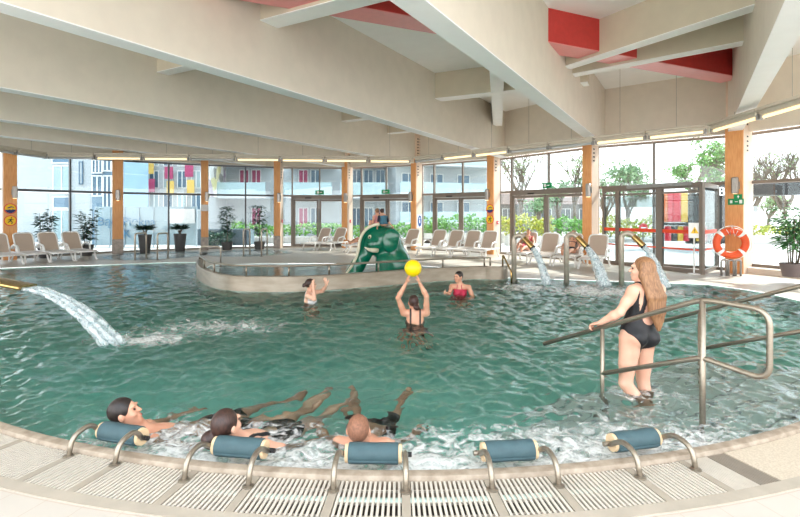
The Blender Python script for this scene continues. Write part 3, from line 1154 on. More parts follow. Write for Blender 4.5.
ordn = ['first', 'second', 'third', 'fourth', 'fifth', 'sixth', 'seventh', 'eighth', 'ninth', 'tenth']
strip_run((-20, 146.5), (46, 156), 2, (0, 0), ['at the far left end of the ring', 'left of the kink above the far-left window'])
strip_run((47, 156), (411, 160), 8, (0, 1, 1, 0, 1, 1, 1, 1)[:8], [ordn[k] + ' from left in the long run over the back windows' for k in range(8)])
strip_run((415, 160), (708, 129), 7, (0, 1, 1, 0, 0, 1, 1), [ordn[k] + ' from left in the run between elephant and lifebuoy pillar' for k in range(7)])
strip_run((712, 128.5), (830, 94), 2, (1, 1), ['above the lifebuoy pillar, nearest the right edge', 'beyond the lifebuoy pillar at the right edge'])

# ------------------------------------------------------------------ wall lamps, stickers, signs on the pillars
def on_col(i, lx, z, out=.0):
    """point on the hall-side face of pillar i and its turn"""
    x, y, w, d, a = COLS[i]
    rz = -math.radians(a)
    v = Matrix.Rotation(rz, 3, 'Z') @ Vector((lx, -d / 2 - out, 0))
    return Vector((x + v.x, y + v.y, z)), rz


lampdesc = ['above two yellow stickers on the far-left pillar', 'on the pillar left of the banner', 'on the pillar right of the potted palms', 'on the pillar left of the first glass door',
            'on the pillar left of the elephant slide', 'on the pillar just right of the elephant slide', 'above two yellow stickers on the pillar by the loungers',
            'on the pillar left of the glass vestibule', 'above the green sign on the lifebuoy pillar']
for i in range(9):
    side = .05 if i != 8 else .02
    px_shift = {0: .12, 1: 0, 2: .1, 3: .12, 4: .1, 5: -.1, 6: -.1, 7: .1, 8: .05}[i]
    p, rz = on_col(i, px_shift, 2.22)
    root = thing('wall_lamp', 'grey metal wall lamp ' + lampdesc[i], 'wall lamp', p, rz, 'wall lamps on the timber pillars')
    sc = 1.0 if i != 8 else 1.05
    MB().box((0, -.07, .22), (.15 * sc, .14, .44 * sc), bev=.03).build('body', mat('lamp_metal', srgb(170, 164, 158), rough=.35, metal=.7, noise=.1), root)
    MB().box((0, -.07, -.005), (.1, .09, .012)).build('lens', mat('lamp_lens', srgb(255, 236, 200), rough=.3, emit=(1, .8, .5), estr=1.5), root)
    MB().box((0, -.012, .22), (.18 * sc, .024, .2)).build('bracket', GREY, root)


def disc(r, n=28, y=0.0, t=.008):
    b = MB()
    vs = [(r * math.cos(2 * PI * k / n), y, r * math.sin(2 * PI * k / n)) for k in range(n)] + [(r * math.cos(2 * PI * k / n), y - t, r * math.sin(2 * PI * k / n)) for k in range(n)]
    fs = [tuple(range(n)), tuple(range(n, 2 * n))[::-1]] + [(k, n + k, n + (k + 1) % n, (k + 1) % n) for k in range(n)]
    return b.add(vs, fs)


SIGNY = mat('sign_yellow', srgb(250, 200, 30), rough=.5, noise=.03)
SIGNR = mat('sign_red', srgb(226, 40, 60), rough=.5, noise=.03)
SIGNN = mat('sign_navy', srgb(38, 42, 110), rough=.5, noise=.03)
SIGNG = mat('sign_green', srgb(0, 140, 80), rough=.5, noise=.03)
SIGNW = mat('sign_white', srgb(246, 246, 246), rough=.5, noise=.02)


def round_sign(p, rz, label, kind, r=.19, out=.006):
    root = thing('round_sign', label, 'sign', p, rz, None)
    disc(r, y=-out + .004).build('red_ring', SIGNR, root)
    disc(r * .86, y=-out - .004, t=.003).build('yellow_disc', SIGNY, root)
    b = MB()
    y = -out - .01
    if kind == 'dive':
        vs = [(r * .84 * math.cos(a), y, r * .84 * math.sin(a)) for a in np.linspace(-PI + .25, -.25, 14)] + [(r * .3, y, -.02), (r * .1, y, -.045), (-.1 * r, y, -.02), (-r * .4, y, -.045)]
        b.add(vs, [tuple(range(len(vs)))])
        b.bar((-.08, y, .02), (.04, y, .075), .004, .035, up=(0, 0, 1))
        b.bar((.04, y, .075), (.1, y, .03), .004, .025, up=(0, 0, 1))
        b.build('diver_pictogram', SIGNN, root)
    else:
        b.bar((-.0, y, -.01), (.02, y, .06), .004, .05, up=(1, 0, 0))
        b.add([(.03 + .022 * math.cos(k), y, .1 + .022 * math.sin(k)) for k in np.linspace(0, 6, 12)], [tuple(range(12))])
        b.bar((0, y, 0), (-.07, y, -.07), .004, .028, up=(1, 0, 0))
        b.bar((0, y, 0), (.06, y, -.06), .004, .028, up=(1, 0, 0))
        b.bar((.06, y, -.06), (.03, y, -.12), .004, .024, up=(1, 0, 0))
        b.bar((.0, y, .05), (-.08, y, .02), .004, .02, up=(1, 0, 0))
        b.bar((.02, y, .055), (.09, y, .03), .004, .02, up=(1, 0, 0))
        b.build('runner_pictogram', mat('sign_black', srgb(50, 44, 40), rough=.6, noise=.05), root)


for i, nm in ((0, 'far-left pillar'), (6, 'pillar by the loungers')):
    zs = {0: (1.84, 1.41), 6: (1.86, 1.43)}[i]
    p, rz = on_col(i, 0, zs[0])
    round_sign(p, rz, 'round yellow no-diving sign with navy wave, upper one on the ' + nm, 'dive')
    p, rz = on_col(i, 0, zs[1])
    round_sign(p, rz, 'round yellow no-running sign with black runner, lower one on the ' + nm, 'run')
# blue and white sign on the right flank of pillar 5, red call points
def on_flank(i, ly, z):
    x, y, w, d, a = COLS[i]
    rz = -math.radians(a)
    v = Matrix.Rotation(rz, 3, 'Z') @ Vector((w / 2, ly, 0))
    return Vector((x + v.x, y + v.y, z)), rz + PI / 2


p, rz = on_flank(5, .05, 1.33)
root = thing('shower_sign', 'white sign with a blue oval shower pictogram on the pillar right of the elephant slide', 'sign', p, rz)
MB().box((0, -.006, 0), (.36, .01, .62)).build('plate', SIGNW, root)
o = disc(.2, y=-.013, t=.003).build('blue_oval', mat('sign_blue', srgb(30, 84, 160), rough=.5, noise=.03), root)
o.scale = (.72, 1, 1.3)
b = MB().bar((.0, -.02, -.1), (-.02, -.02, .06), .004, .06, up=(1, 0, 0))
b.add([(-.0 + .04 * math.cos(k), -.02, .12 + .04 * math.sin(k)) for k in np.linspace(0, 6, 12)], [tuple(range(12))])
b.build('pictogram', SIGNW, root)
for i, nm in ((3, 'pillar left of the first glass door'), (4, 'pillar left of the elephant slide'), (6, 'pillar with yellow stickers by the loungers')):
    p, rz = on_flank(i, .05, 1.3)
    root = thing('call_point', 'small red fire call point on the ' + nm, 'alarm button', p, rz, 'fire call points')
    MB().box((0, -.02, 0), (.12, .04, .14), bev=.008).build('box', SIGNR, root)
    MB().box((0, -.042, 0), (.06, .004, .06)).build('button', SIGNW, root)
# green emergency sign on the lifebuoy pillar
p, rz = on_col(8, .05, 2.02)
root = thing('emergency_sign', 'green and white emergency exit sign on the lifebuoy pillar', 'sign', p, rz)
MB().box((0, -.008, -.03), (.38, .012, .17)).build('plate', SIGNG, root)
MB().box((.05, -.008, .115), (.2, .012, .12)).build('top_plate', SIGNG, root)
w = MB()
w.box((-.11, -.017, -.03), (.06, .004, .08)); w.bar((-.02, -.017, -.03), (.05, -.017, -.03), .004, .02); w.box((.12, -.017, -.03), (.07, .004, .1))
w.add([(.03, -.017, .1), (.09, -.017, .1), (.06, -.017, .15)], [(0, 1, 2)]); w.box((.06, -.017, .085), (.02, .004, .04))
w.build('pictogram', SIGNW, root)
# exit signs over the doors
for k, (a, b, f, nm) in enumerate(((3, 4, .55, 'first glass door from the left'), (4, 5, .52, 'glass door behind the elephant slide'), (6, 7, .56, 'glass door between loungers and vestibule'))):
    p = GL[a].lerp(GL[b], f)
    d = GL[b] - GL[a]
    rz = math.atan2(d.y, d.x)
    root = thing('exit_sign', 'small green exit sign over the ' + nm, 'sign', (p.x, p.y, TRZ + .11), rz)
    MB().box((0, -.1, .06), (.42, .05, .2), bev=.006).build('box', SIGNG, root)
    w = MB().box((-.08, -.128, .06), (.1, .004, .11))
    w.bar((.0, -.128, .06), (.12, -.128, .06), .004, .03)
    w.build('pictogram', SIGNW, root)

# ------------------------------------------------------------------ headrests on the pool rim
def pad_label(k):
    return ['blue padded headrest on two steel arms under the dark-haired man, leftmost of five', 'blue padded headrest on two steel arms under the woman with the brown bun',
            'blue padded headrest on two steel arms under the shaven-headed man', 'blue padded headrest on two steel arms, free, beside the shaven-headed man',
            'blue padded headrest on two steel arms, free, rightmost on the rim'][k]


RB = PR - .15
for k, (d0, d1) in enumerate(ARMS):
    dm = (d0 + d1) / 2
    base = polar(PR + .165 if k else PR + .10, dm, 0)
    rz = math.radians(dm)
    root = thing('headrest', pad_label(k), 'headrest', base, rz, 'headrests along the pool rim')
    half = (PR + .165) * math.sin(math.radians((d1 - d0) / 2))
    reach = (PR + .165 if k else PR + .10) - RB
    zb = .075
    for sx in (-1, 1):
        x = sx * half
        path = smooth_path([(x, 0, 0), (x, .03, .13), (x * .97, .17, .16), (x * .95, reach - .01, zb)], .11, 7)
        arm = MB().tube(path, .0175, 12).build('arm', STEEL, root, smooth=True)
        MB().lathe([(.036, 0), (.036, .006), (.022, .012)], (x, 0, .003), 16).build('foot_plate', STEEL_D, arm, smooth='auto')
        MB().tube([(x * .95 - sx * .03, reach, zb), (x * .95 + sx * .045, reach, zb)], .016, 12).build('bar_end', BLACK if sx > 0 else STEEL, arm, smooth='auto')
    MB().tube([(-half * .95, reach, zb), (half * .95, reach, zb)], .011, 10).build('bar', STEEL, root, smooth=True)
    hl = .165
    R = Matrix.Rotation(PI / 2, 3, 'Y')
    b = MB()
    prof = [(.045, -hl - .022), (.058, -hl - .02), (.06, -hl), (.06, hl), (.058, hl + .02), (.045, hl + .022)]
    b.lathe(prof, (0, reach, zb + .005), 22, R)
    b.build('foam_core', CREAMCAP, root, smooth='auto')
    b = MB()
    prof = [(.058, -hl), (.066, -hl + .004)] + [(.0665 + .0012 * math.sin(9 * t), -hl + .012 + (2 * hl - .024) * t) for t in np.linspace(0, 1, 9)] + [(.066, hl - .004), (.058, hl)]
    b.lathe(prof, (0, reach, zb + .005), 26, R)
    # flap seam on the back
    b.box((0, reach - .066, zb - .02), (2 * hl - .012, .006, .012), bev=.002)
    b.build('cover', TEALFAB, root, smooth='auto')

# ------------------------------------------------------------------ entry railings
root = thing('stair_railing', 'steel stair railing with closed loop end, held by the standing woman', 'railing', (RA.x, RA.y, 0))
hr = .021
SL = .437


def rpt(t, h):
    return RD * t + Vector((0, 0, h))


top0, tip = rpt(0, .965), rpt(1.6, .965 - SL * 1.6)
LOOP = .46
lp = smooth_path([tip, top0, rpt(-LOOP, .955), rpt(-LOOP, .455), rpt(0, .50)], .1, 8)
MB().tube(smooth_path([tip + Vector((0, 0, 0)), rpt(.03, .955), top0 + RD * -.08, rpt(-LOOP, .95), rpt(-LOOP, .44), rpt(-.03, .495), rpt(0, .495), rpt(.03, .49), rpt(.9, .495 - .4 * .9)], .12, 8), hr, 14).build('handrail', STEEL, root, smooth=True)
MB().tube([rpt(0, -.45), rpt(0, .965)], hr * 1.1, 14).build('post', STEEL, root, smooth=True)
MB().tube([rpt(.9, -.6), rpt(.9, .965 - SL * .9)], hr * .9, 14).build('post', STEEL, root, smooth=True)
fo = Vector((3.89 - RA.x, 4.86 - RA.y, 0))
root = thing('stair_railing', 'steel stair railing on the far side of the steps, behind the standing woman', 'railing', (3.89, 4.86, 0))
MB().tube([rpt(-.75, .96), rpt(-.15, .96), rpt(0, .95), rpt(1.6, .96 - SL * 1.6)], hr, 14).build('handrail', STEEL, root, smooth=True)
MB().tube([rpt(-.75, .52), rpt(-.15, .52), rpt(0, .51), rpt(.93, .51 - .41 * .93)], hr, 14).build('lower_rail', STEEL, root, smooth=True)
MB().tube([rpt(-.55, -.3), rpt(-.55, .96)], hr * 1.1, 14).build('post', STEEL, root, smooth=True)
MB().tube([rpt(.93, -.6), rpt(.93, .96 - SL * .93)], hr * .9, 14).build('post', STEEL, root, smooth=True)

# ------------------------------------------------------------------ water spouts and their jets
def jet_mat():
    m = bpy.data.materials.new('falling_water')
    m.use_nodes = True
    nt = m.node_tree
    nt.nodes.clear()
    L = nt.links.new
    out = nt.nodes.new('ShaderNodeOutputMaterial')
    tr = nt.nodes.new('ShaderNodeBsdfTransparent')
    tr.inputs[0].default_value = (.93, .97, .98, 1)
    pr = nt.nodes.new('ShaderNodeBsdfPrincipled')
    pr.inputs['Base Color'].default_value = (.93, .95, .96, 1)
    pr.inputs['Roughness'].default_value = .12
    n = nt.nodes.new('ShaderNodeTexNoise')
    n.inputs['Scale'].default_value = 14
    n.inputs['Detail'].default_value = 6
    n.inputs['Distortion'].default_value = 1.0
    tc = nt.nodes.new('ShaderNodeTexCoord')
    L(tc.outputs['Object'], n.inputs['Vector'])
    bp = nt.nodes.new('ShaderNodeBump')
    bp.inputs['Strength'].default_value = 1
    bp.inputs['Distance'].default_value = .04
    L(n.outputs[0], bp.inputs['Height'])
    L(bp.outputs[0], pr.inputs['Normal'])
    rp = nt.nodes.new('ShaderNodeMapRange')
    rp.inputs[1].default_value = .38
    rp.inputs[2].default_value = .66
    rp.inputs[3].default_value = .08
    rp.inputs[4].default_value = .62
    L(n.outputs[0], rp.inputs[0])
    mx = nt.nodes.new('ShaderNodeMixShader')
    L(rp.outputs[0], mx.inputs[0])
    L(tr.outputs[0], mx.inputs[1])
    L(pr.outputs[0], mx.inputs[2])
    L(mx.outputs[0], out.inputs[0])
    return m


JETM = jet_mat()


def parabola(p, v, z_end, n=14):
    """ballistic path from p with horizontal/vertical speed v until z_end"""
    p, v = Vector(p), Vector(v)
    g = 9.81
    tt = (v.z + math.sqrt(v.z ** 2 + 2 * g * (p.z - z_end))) / g
    return [p + v * t + Vector((0, 0, -g * t * t / 2)) for t in np.linspace(0, tt, n)]


def jet(label, p, v, r0, r1, strands, spread, z_end=-.04, wide=None):
    rg = random.Random(hash(label) % 1000 if False else len(label))
    b = MB()
    v = Vector(v)
    side = Vector((-v.y, v.x, 0)).normalized()
    for s in range(strands):
        f = (s - (strands - 1) / 2) / max(1, (strands - 1) / 2) if strands > 1 else 0
        pw = Vector(p) + side * f * (wide or r0 * .6)
        vv = v * (1 + rg.uniform(-.1, .07)) + side * (f * spread + rg.uniform(-.04, .04)) + Vector((0, 0, rg.uniform(-.08, .08)))
        path = parabola(pw, vv, z_end, 18)
        rs = [(r0 + (r1 - r0) * (i / 17)) * rg.uniform(.72, 1.25) for i in range(18)]
        b.tube(path, rs, 9)
    # loose drops around the stream
    for _ in range(50):
        path = parabola(Vector(p), v * rg.uniform(.85, 1.12) + side * rg.uniform(-.35, .35) * (1 if not wide else 2), z_end, 18)
        q = path[rg.randint(5, 17)]
        b.sphere(q + Vector((rg.uniform(-.03, .03), rg.uniform(-.03, .03), rg.uniform(-.02, .02))), rg.uniform(.005, .014), 6, 4)
    o = b.build('water_jet', JETM, smooth=True)
    return tag(o, label, 'water jet')


for k, (px, topy, basey, dy, lab, jl) in enumerate(((514, 232, 280.5, 0, 'curved steel water spout beside the island\'s right end, leftmost of three', 'falling water jet from the spout beside the island end'),
                                                 (566.5, 231, 281.5, 0, 'curved steel water spout in the middle of the three', 'falling water jet from the middle one of the three spouts'),
                                                 (621.5, 230, 283, 0, 'curved steel water spout behind the standing woman\'s head', 'falling water jet behind the standing woman\'s head'))):
    g = G(px, basey)
    h = EYE - (topy + 4 - HOR) * g.y / F
    root = thing('water_spout', lab, 'water spout', (g.x, g.y, -.02), 0)
    dv = Vector((.80, -.60, 0))
    sp = smooth_path([(0, 0, -.5), (0, 0, h), dv * .18 + Vector((0, 0, h + .06)), dv * .44 + Vector((0, 0, h - .21))], .17, 8)
    MB().tube(sp, .062, 16).build('post', STEEL_L, root, smooth=True)
    e = Vector(sp[-1])
    ax = (e - Vector(sp[-2])).normalized()
    MB().tube([e - ax * .26, e - ax * .25, e + ax * .05], [.064, .068, .072], 16).build('nozzle', GOLDST, root, smooth='auto')
    MB().tube([e + ax * .045, e + ax * .075], [.076, .076], 16).build('nozzle_ring', BLACK, root, smooth='auto')
    pe = root.location + e + ax * .07
    jet(jl, pe, ax * (2.0 if k else 1.6), .05, .11 if k else .08, 5, .32 if k else .18)

# flat spout entering from the left
root = thing('water_spout', 'flat warm-toned steel spout reaching over the water from the left edge', 'water spout', (-5.9, 6.5, 0))
e = P(28, 287, 6.5) - root.location
path = smooth_path([(-.55, 0, -.6), (-.55, 0, e.z + .22), (0, 0, e.z + .20), (e.x, e.y, e.z)], .3, 8)
b = MB()
vs, fs = [], []
n = len(path)
for i, p in enumerate(path):
    t = (Vector(path[min(i + 1, n - 1)]) - Vector(path[max(i - 1, 0)])).normalized()
    f = i / (n - 1)
    wd = .06 + .11 * f
    th = .05 - .02 * f
    sd = Vector((0, 1, 0))
    nu = t.cross(sd)
    for q in range(16):
        a = 2 * PI * q / 16
        vs.append(Vector(p) + sd * wd * math.copysign(abs(math.cos(a)) ** .6, math.cos(a)) + nu * th * math.copysign(abs(math.sin(a)) ** .6, math.sin(a)))
for i in range(n - 1):
    for q in range(16):
        fs.append((i * 16 + q, i * 16 + (q + 1) % 16, (i + 1) * 16 + (q + 1) % 16, (i + 1) * 16 + q))
fs.append(tuple((n - 1) * 16 + q for q in range(16)))
b.add(vs, fs)
b.build('spout_pipe', GOLDST, root, smooth='auto')
pe = P(29, 288, 6.5)
land = G(112, 342)
hz = pe.z + .04
tf = math.sqrt(2 * hz / 9.81) * .88
vv = Vector(((land.x - pe.x) / tf, (land.y - pe.y) / tf, -.35))
jet('wide sheet of falling water from the flat spout at the left edge', pe, vv, .022, .04, 7, .05, wide=.10)

# ------------------------------------------------------------------ smooth bodies from signed distance fields
class SDF:
    def __init__(s, vox):
        s.v = vox
        s.p = []

    def cap(s, a, b, ra, rb=None, k=.02):
        s.p.append(('c', np.array(a, float), np.array(b, float), ra, ra if rb is None else rb, k))
        return s

    def ell(s, c, r, R=None, k=.02, sub=False):
        s.p.append(('s' if sub else 'e', np.array(c, float), np.array(r, float), np.array(R, float) if R is not None else np.eye(3), None, k))
        return s

    def bounds(s):
        lo, hi = [], []
        for q in s.p:
            if q[0] == 's':
                continue
            if q[0] == 'c':
                r = max(q[3], q[4])
                lo.append(np.minimum(q[1], q[2]) - r)
                hi.append(np.maximum(q[1], q[2]) + r)
            else:
                r = q[2].max()
                lo.append(q[1] - r)
                hi.append(q[1] + r)
        return np.min(lo, 0) - 3 * s.v, np.max(hi, 0) + 3 * s.v

    def field(s, lo=None, hi=None):
        l0, h0 = s.bounds()
        lo = l0 if lo is None else lo
        hi = h0 if hi is None else hi
        n = np.ceil((hi - lo) / s.v).astype(int) + 1
        Fd = np.full(n, 1.0, np.float32)
        ax = [lo[i] + np.arange(n[i]) * s.v for i in range(3)]
        for q in s.p:
            k = q[5]
            mg = k + 4 * s.v
            if q[0] == 'c':
                r = max(q[3], q[4])
                a, b = np.minimum(q[1], q[2]) - r - mg, np.maximum(q[1], q[2]) + r + mg
            else:
                r = q[2].max()
                a, b = q[1] - r - mg, q[1] + r + mg
            i0 = np.clip(np.floor((a - lo) / s.v).astype(int), 0, n)
            i1 = np.clip(np.ceil((b - lo) / s.v).astype(int) + 1, 0, n)
            if (i1 <= i0).any():
                continue
            sl = tuple(slice(i0[j], i1[j]) for j in range(3))
            X, Y, Z = np.meshgrid(*[ax[j][sl[j]] for j in range(3)], indexing='ij')
            Pp = np.stack([X, Y, Z], -1)
            if q[0] == 'c':
                ab = q[2] - q[1]
                t = np.clip(((Pp - q[1]) @ ab) / max(ab @ ab, 1e-9), 0, 1)
                d = np.linalg.norm(Pp - q[1] - t[..., None] * ab, axis=-1) - (q[3] + t * (q[4] - q[3]))
            else:
                L = (Pp - q[1]) @ q[3]
                k0 = np.linalg.norm(L / q[2], axis=-1)
                k1 = np.linalg.norm(L / q[2] ** 2, axis=-1)
                d = k0 * (k0 - 1) / np.maximum(k1, 1e-6)
            cur = Fd[sl]
            if q[0] == 's':
                h = np.clip(.5 - .5 * (cur + d) / k, 0, 1)
                Fd[sl] = cur * (1 - h) + (-d) * h + k * h * (1 - h)
            else:
                h = np.clip(.5 + .5 * (cur - d) / k, 0, 1)
                Fd[sl] = cur * (1 - h) + d * h - k * h * (1 - h)
        return Fd, lo, ax


def nets(Fd, lo, v):
    s = Fd < 0
    n = np.array(Fd.shape)
    acc = np.zeros((*(n - 1), 3), np.float32)
    cnt = np.zeros(n - 1, np.float32)
    cs = [(i, j, k) for i in (0, 1) for j in (0, 1) for k in (0, 1)]

    def cut(A, c):
        return A[c[0]:n[0] - 1 + c[0], c[1]:n[1] - 1 + c[1], c[2]:n[2] - 1 + c[2]]
    for a in cs:
        for axs in range(3):
            if a[axs] == 0:
                b = list(a)
                b[axs] = 1
                fa, fb = cut(Fd, a), cut(Fd, b)
                x = (fa < 0) != (fb < 0)
                t = np.where(x, fa / np.where(x, fa - fb, 1), 0)
                for d in range(3):
                    acc[..., d] += x * (a[d] + (t if d == axs else 0))
                cnt += x
    m = cnt > 0
    idx = -np.ones(n - 1, int)
    idx[m] = np.arange(m.sum())
    base = np.stack(np.nonzero(m), -1)
    V = lo + (base + acc[m] / cnt[m][:, None]) * v
    Q = []
    for axs in range(3):
        u, w = (axs + 1) % 3, (axs + 2) % 3
        sl0 = [slice(1, n[d] - 1) for d in range(3)]
        sl0[axs] = slice(0, n[axs] - 1)
        sl1 = list(sl0)
        sl1[axs] = slice(1, n[axs])
        s0, s1 = s[tuple(sl0)], s[tuple(sl1)]

        def cell(du, dw):
            q = [None] * 3
            q[axs] = slice(0, n[axs] - 1)
            q[u] = slice(1 + du, n[u] - 1 + du)
            q[w] = slice(1 + dw, n[w] - 1 + dw)
            return idx[tuple(q)]
        c00, c10, c11, c01 = cell(-1, -1), cell(0, -1), cell(0, 0), cell(-1, 0)
        f = s0 & ~s1
        Q.append(np.stack([c00[f], c10[f], c11[f], c01[f]], -1))
        f = ~s0 & s1
        Q.append(np.stack([c00[f], c01[f], c11[f], c10[f]], -1))
    return V, np.concatenate(Q)


def mesh_from(V, Q, name, m, parent=None, origin=None):
    o0 = Vector(origin) if origin is not None else Vector((0, 0, 0))
    V = V - np.array(o0)
    me = bpy.data.meshes.new(name)
    me.from_pydata(V.tolist(), [], Q.tolist())
    me.polygons.foreach_set('use_smooth', [True] * len(me.polygons))
    me.materials.append(m)
    o = bpy.data.objects.new(name, me)
    COL.objects.link(o)
    if parent:
        o.parent = parent
    return o


def sdf_mesh(sd, name, m, parent=None, origin=None):
    Fd, lo, ax = sd.field()
    V, Q = nets(Fd, lo, sd.v)
    return mesh_from(V, Q, name, m, parent, origin)


# ------------------------------------------------------------------ elephant slide
EO = Vector((-.55, 14.0, 0))


def E(px, py, dy=0.0):
    return np.array(P(px, py, 14.0 + dy) - EO)


sd = SDF(.022)
# dome of the body, head and legs in the slide's own frame (x to the right, y away)
sd.ell(E(389.5, 254, .62), (.43, .52, .79), k=.1)
sd.ell(E(397, 268, .6), (.44, .54, .64), k=.12)
sd.ell(E(379, 241, .46), (.46, .42, .43), k=.12)      # head
sd.ell(E(383, 236, .55), (.34, .46, .27), k=.12)      # crown
# trunk running down to the left under the chute
tr_pts = [E(369, 246, .38), E(363.5, 256, .36), E(357.5, 266, .32), E(353, 274, .28), E(350, 282, .26)]
for a, b in zip(tr_pts[:-1], tr_pts[1:]):
    sd.cap(a, b, .21, .19, k=.08)
sd.cap(E(386, 262, .3), E(386, 285, .28), .30, .31, k=.08)
sd.cap(E(401, 264, .4), E(402, 285, .4), .29, .29, k=.08)
sd.ell(E(374, 245, .1), (.17, .10, .17), k=.08)       # cheek
Fd, lo, ax = sd.field()
Fd[:, :, ax[2] < -.12] = 1.0
V, Q = nets(Fd, lo, sd.v)
ele = mesh_from(V, Q, 'elephant_slide', GREENF)
ele.location = EO
tag(ele, 'shiny green elephant-shaped slide with cream tusk standing in the paddling pool', 'slide')
for (dy_, nm) in ((.04, 1), (1.10, -1)):
    sd = SDF(.018)
    c = E(390.5, 240.5, dy_)
    sd.ell(c, (.23, .07, .33), k=.03)
    sd.ell(c + np.array((.07, .0, .13)), (.19, .07, .18), k=.06)
    sd.ell(c + np.array((-.06, -.0 * nm, -.17)), (.13, .06, .16), k=.06)
    sdf_mesh(sd, 'ear', GREENF, ele)
# cream rims of the chute: over the crown and forehead and down the trunk
rim_px = [(379.5, 224.6), (376, 224.5), (371, 226), (366, 229.2), (361.5, 235), (359.2, 242), (358.6, 249), (356.5, 257), (352.5, 265), (348, 272), (343.5, 278)]
NR = len(rim_px) - 1


def rimp(i, far):
    x, y = rim_px[i]
    t = i / NR
    return Vector(E(x + (.6 if far else 0), y, (.62 if far else .14) - (.0 if far else 0) * t))


for far in (0, 1):
    MB().tube(smooth_path([rimp(i, far) for i in range(NR + 1)], .1, 3), .042, 10).build('slide_rim', CREAM, ele, smooth=True)
ch = MB()
for i in range(NR):
    a, b, c, d = rimp(i, 0), rimp(i + 1, 0), rimp(i + 1, 1), rimp(i, 1)
    dn = (b - a).cross(d - a).normalized() * .05
    ch.quad(a, b, b.lerp(c, .5) + dn * .5, a.lerp(d, .5) + dn * .5)
    ch.quad(a.lerp(d, .5) + dn * .5, b.lerp(c, .5) + dn * .5, c, d)
    ch.quad(a, b, b + Vector((.1, .06, -.1)), a + Vector((.1, .06, -.1)))
ch.build('slide_chute', GREENF, ele, smooth=True)
# tusk and eye
tk = [Vector(E(364.6, 247.3, -.06)), Vector(E(368.5, 249.4, -.06)), Vector(E(373, 250.4, -.0)), Vector(E(377, 250.0, .1))]
MB().tube(tk, [.012, .04, .065, .08], 12).build('tusk', CREAM, ele, smooth=True)
ex = Vector(E(370, 237, .14))
ey = MB().sphere(ex, (.055, .05, .06), 14, 10).build('eye', CREAM, ele, smooth=True)
MB().sphere(ex + Vector((-.012, -.036, -.006)), (.026, .022, .03), 12, 8).build('pupil', BLACK, ey, smooth=True)

# ------------------------------------------------------------------ ball
bl = MB().sphere((0, 0, 0), .129, 32, 20).build('ball', YELLOW, smooth=True, loc=P(413, 268.3, 7.6))
tag(bl, 'bright yellow ball held up over the woman with dark straps', 'ball')

# ------------------------------------------------------------------ sun loungers
def make_lounger(label):
    root = thing('sun_lounger', label, 'sun lounger', (0, 0, 0), 0, 'white loungers with taupe slings')
    W2 = .31
    fr = MB()
    for sy in (-1, 1):
        fr.tube(smooth_path([(-.98, sy * W2, .30), (-.5, sy * W2, .335), (.2, sy * W2, .33), (.62, sy * W2, .33)], .2, 4), .028, 8)
    for x in (-.98, -.3, .25, .62):
        fr.tube([(x, -W2, .315), (x, W2, .315)], .022, 8)
    fr.build('seat_frame', PLASTIC, root, smooth=True)
    b = MB()
    b.box((-.37, 0, .345), (1.2, W2 * 2 - .03, .018), bev=.005)
    b.build('seat_sling', SLINGL, root)
    bk = MB()
    a = math.radians(58)
    hx, hz = .24, .35
    def bp(t, y):
        return Vector((hx + t * math.cos(a), y, hz + t * math.sin(a)))
    loop = smooth_path([bp(0, -W2 + .03), bp(.74, -W2 + .03), bp(.74, W2 - .03), bp(0, W2 - .03)], .14, 5)
    bk.tube(loop, .028, 8)
    back = bk.build('backrest', PLASTIC, root, smooth=True)
    n = Vector((-math.sin(a), 0, math.cos(a))) * .012
    poly = smooth_path([bp(.02, -W2 + .04), bp(.72, -W2 + .04), bp(.72, W2 - .04), bp(.02, W2 - .04)], .12, 5)
    m_ = len(poly)
    s = MB()
    s.add([p - n for p in poly] + [p + n for p in poly], [tuple(range(m_)), tuple(range(m_, 2 * m_))[::-1]] + [(k, m_ + k, m_ + (k + 1) % m_, (k + 1) % m_) for k in range(m_)])
    s.build('back_sling', SLING, back)
    for x, dx in ((-.72, -.13), (.42, .12)):
        for sy in (-1, 1):
            l = MB()
            l.tube(smooth_path([(x, sy * W2, .31), (x + dx * .3, sy * (W2 + .01), .16), (x + dx, sy * (W2 + .03), .02), (x + dx * 1.5, sy * (W2 + .03), .02)], .08, 4), [.036] + [.03] * 12, 8)
            l.build('leg', PLASTIC, root, smooth=True)
    for sy in (-1, 1):
        l = MB()
        l.tube(smooth_path([(-.28, sy * (W2 + .03), .33), (-.2, sy * (W2 + .05), .56), (.22, sy * (W2 + .05), .60), (.40, sy * (W2 + .02), .46)], .1, 5), .03, 8)
        l.build('armrest', PLASTIC, root, smooth=True)
    return root


def place(foot, d):
    """lounger origin and turn from its foot end on the floor and the direction from head to foot"""
    d = Vector((d[0], d[1], 0)).normalized()
    o = Vector((foot[0], foot[1], 0)) - d * .98
    return o, math.atan2(-d.y, -d.x)


LN = []
for (px, py, lab) in ((12, 265.5, 'white lounger at the far left edge, mostly cut off, only its foot end showing'), (39, 263.5, 'white lounger with taupe back in front of the yellow-stickered far-left pillar'),
                      (64, 262, 'white lounger with taupe back, second from right in the far-left row'), (88, 260.5, 'white lounger with taupe back in front of the tall plant left of the banner')):
    LN.append((G(px, py).to_2d(), (.80, -.60), lab))
LN.append((G(301, 250.5).to_2d(), (-.62, -.78), 'white lounger in the sun before the first glass door, left of a pair'))
LN.append((G(317, 250.5).to_2d(), (-.62, -.78), 'white lounger in the sun before the first glass door, right of a pair'))
LN.append(((-2.45, 21.4), (-.95, -.3), 'white lounger with a lying person behind the elephant slide'))
LN.append(((-.72, 20.9), (-.85, -.5), 'white lounger partly hidden behind the elephant, left of the pillar'))
for k, (x, y) in enumerate(((.35, 20.0), (1.0, 19.55), (1.62, 19.1), (2.2, 18.65))):
    LN.append(((x, y), (-.86, -.5), ['first', 'second', 'third', 'fourth'][k] + ' from the left of four empty loungers before the second-to-last door'))
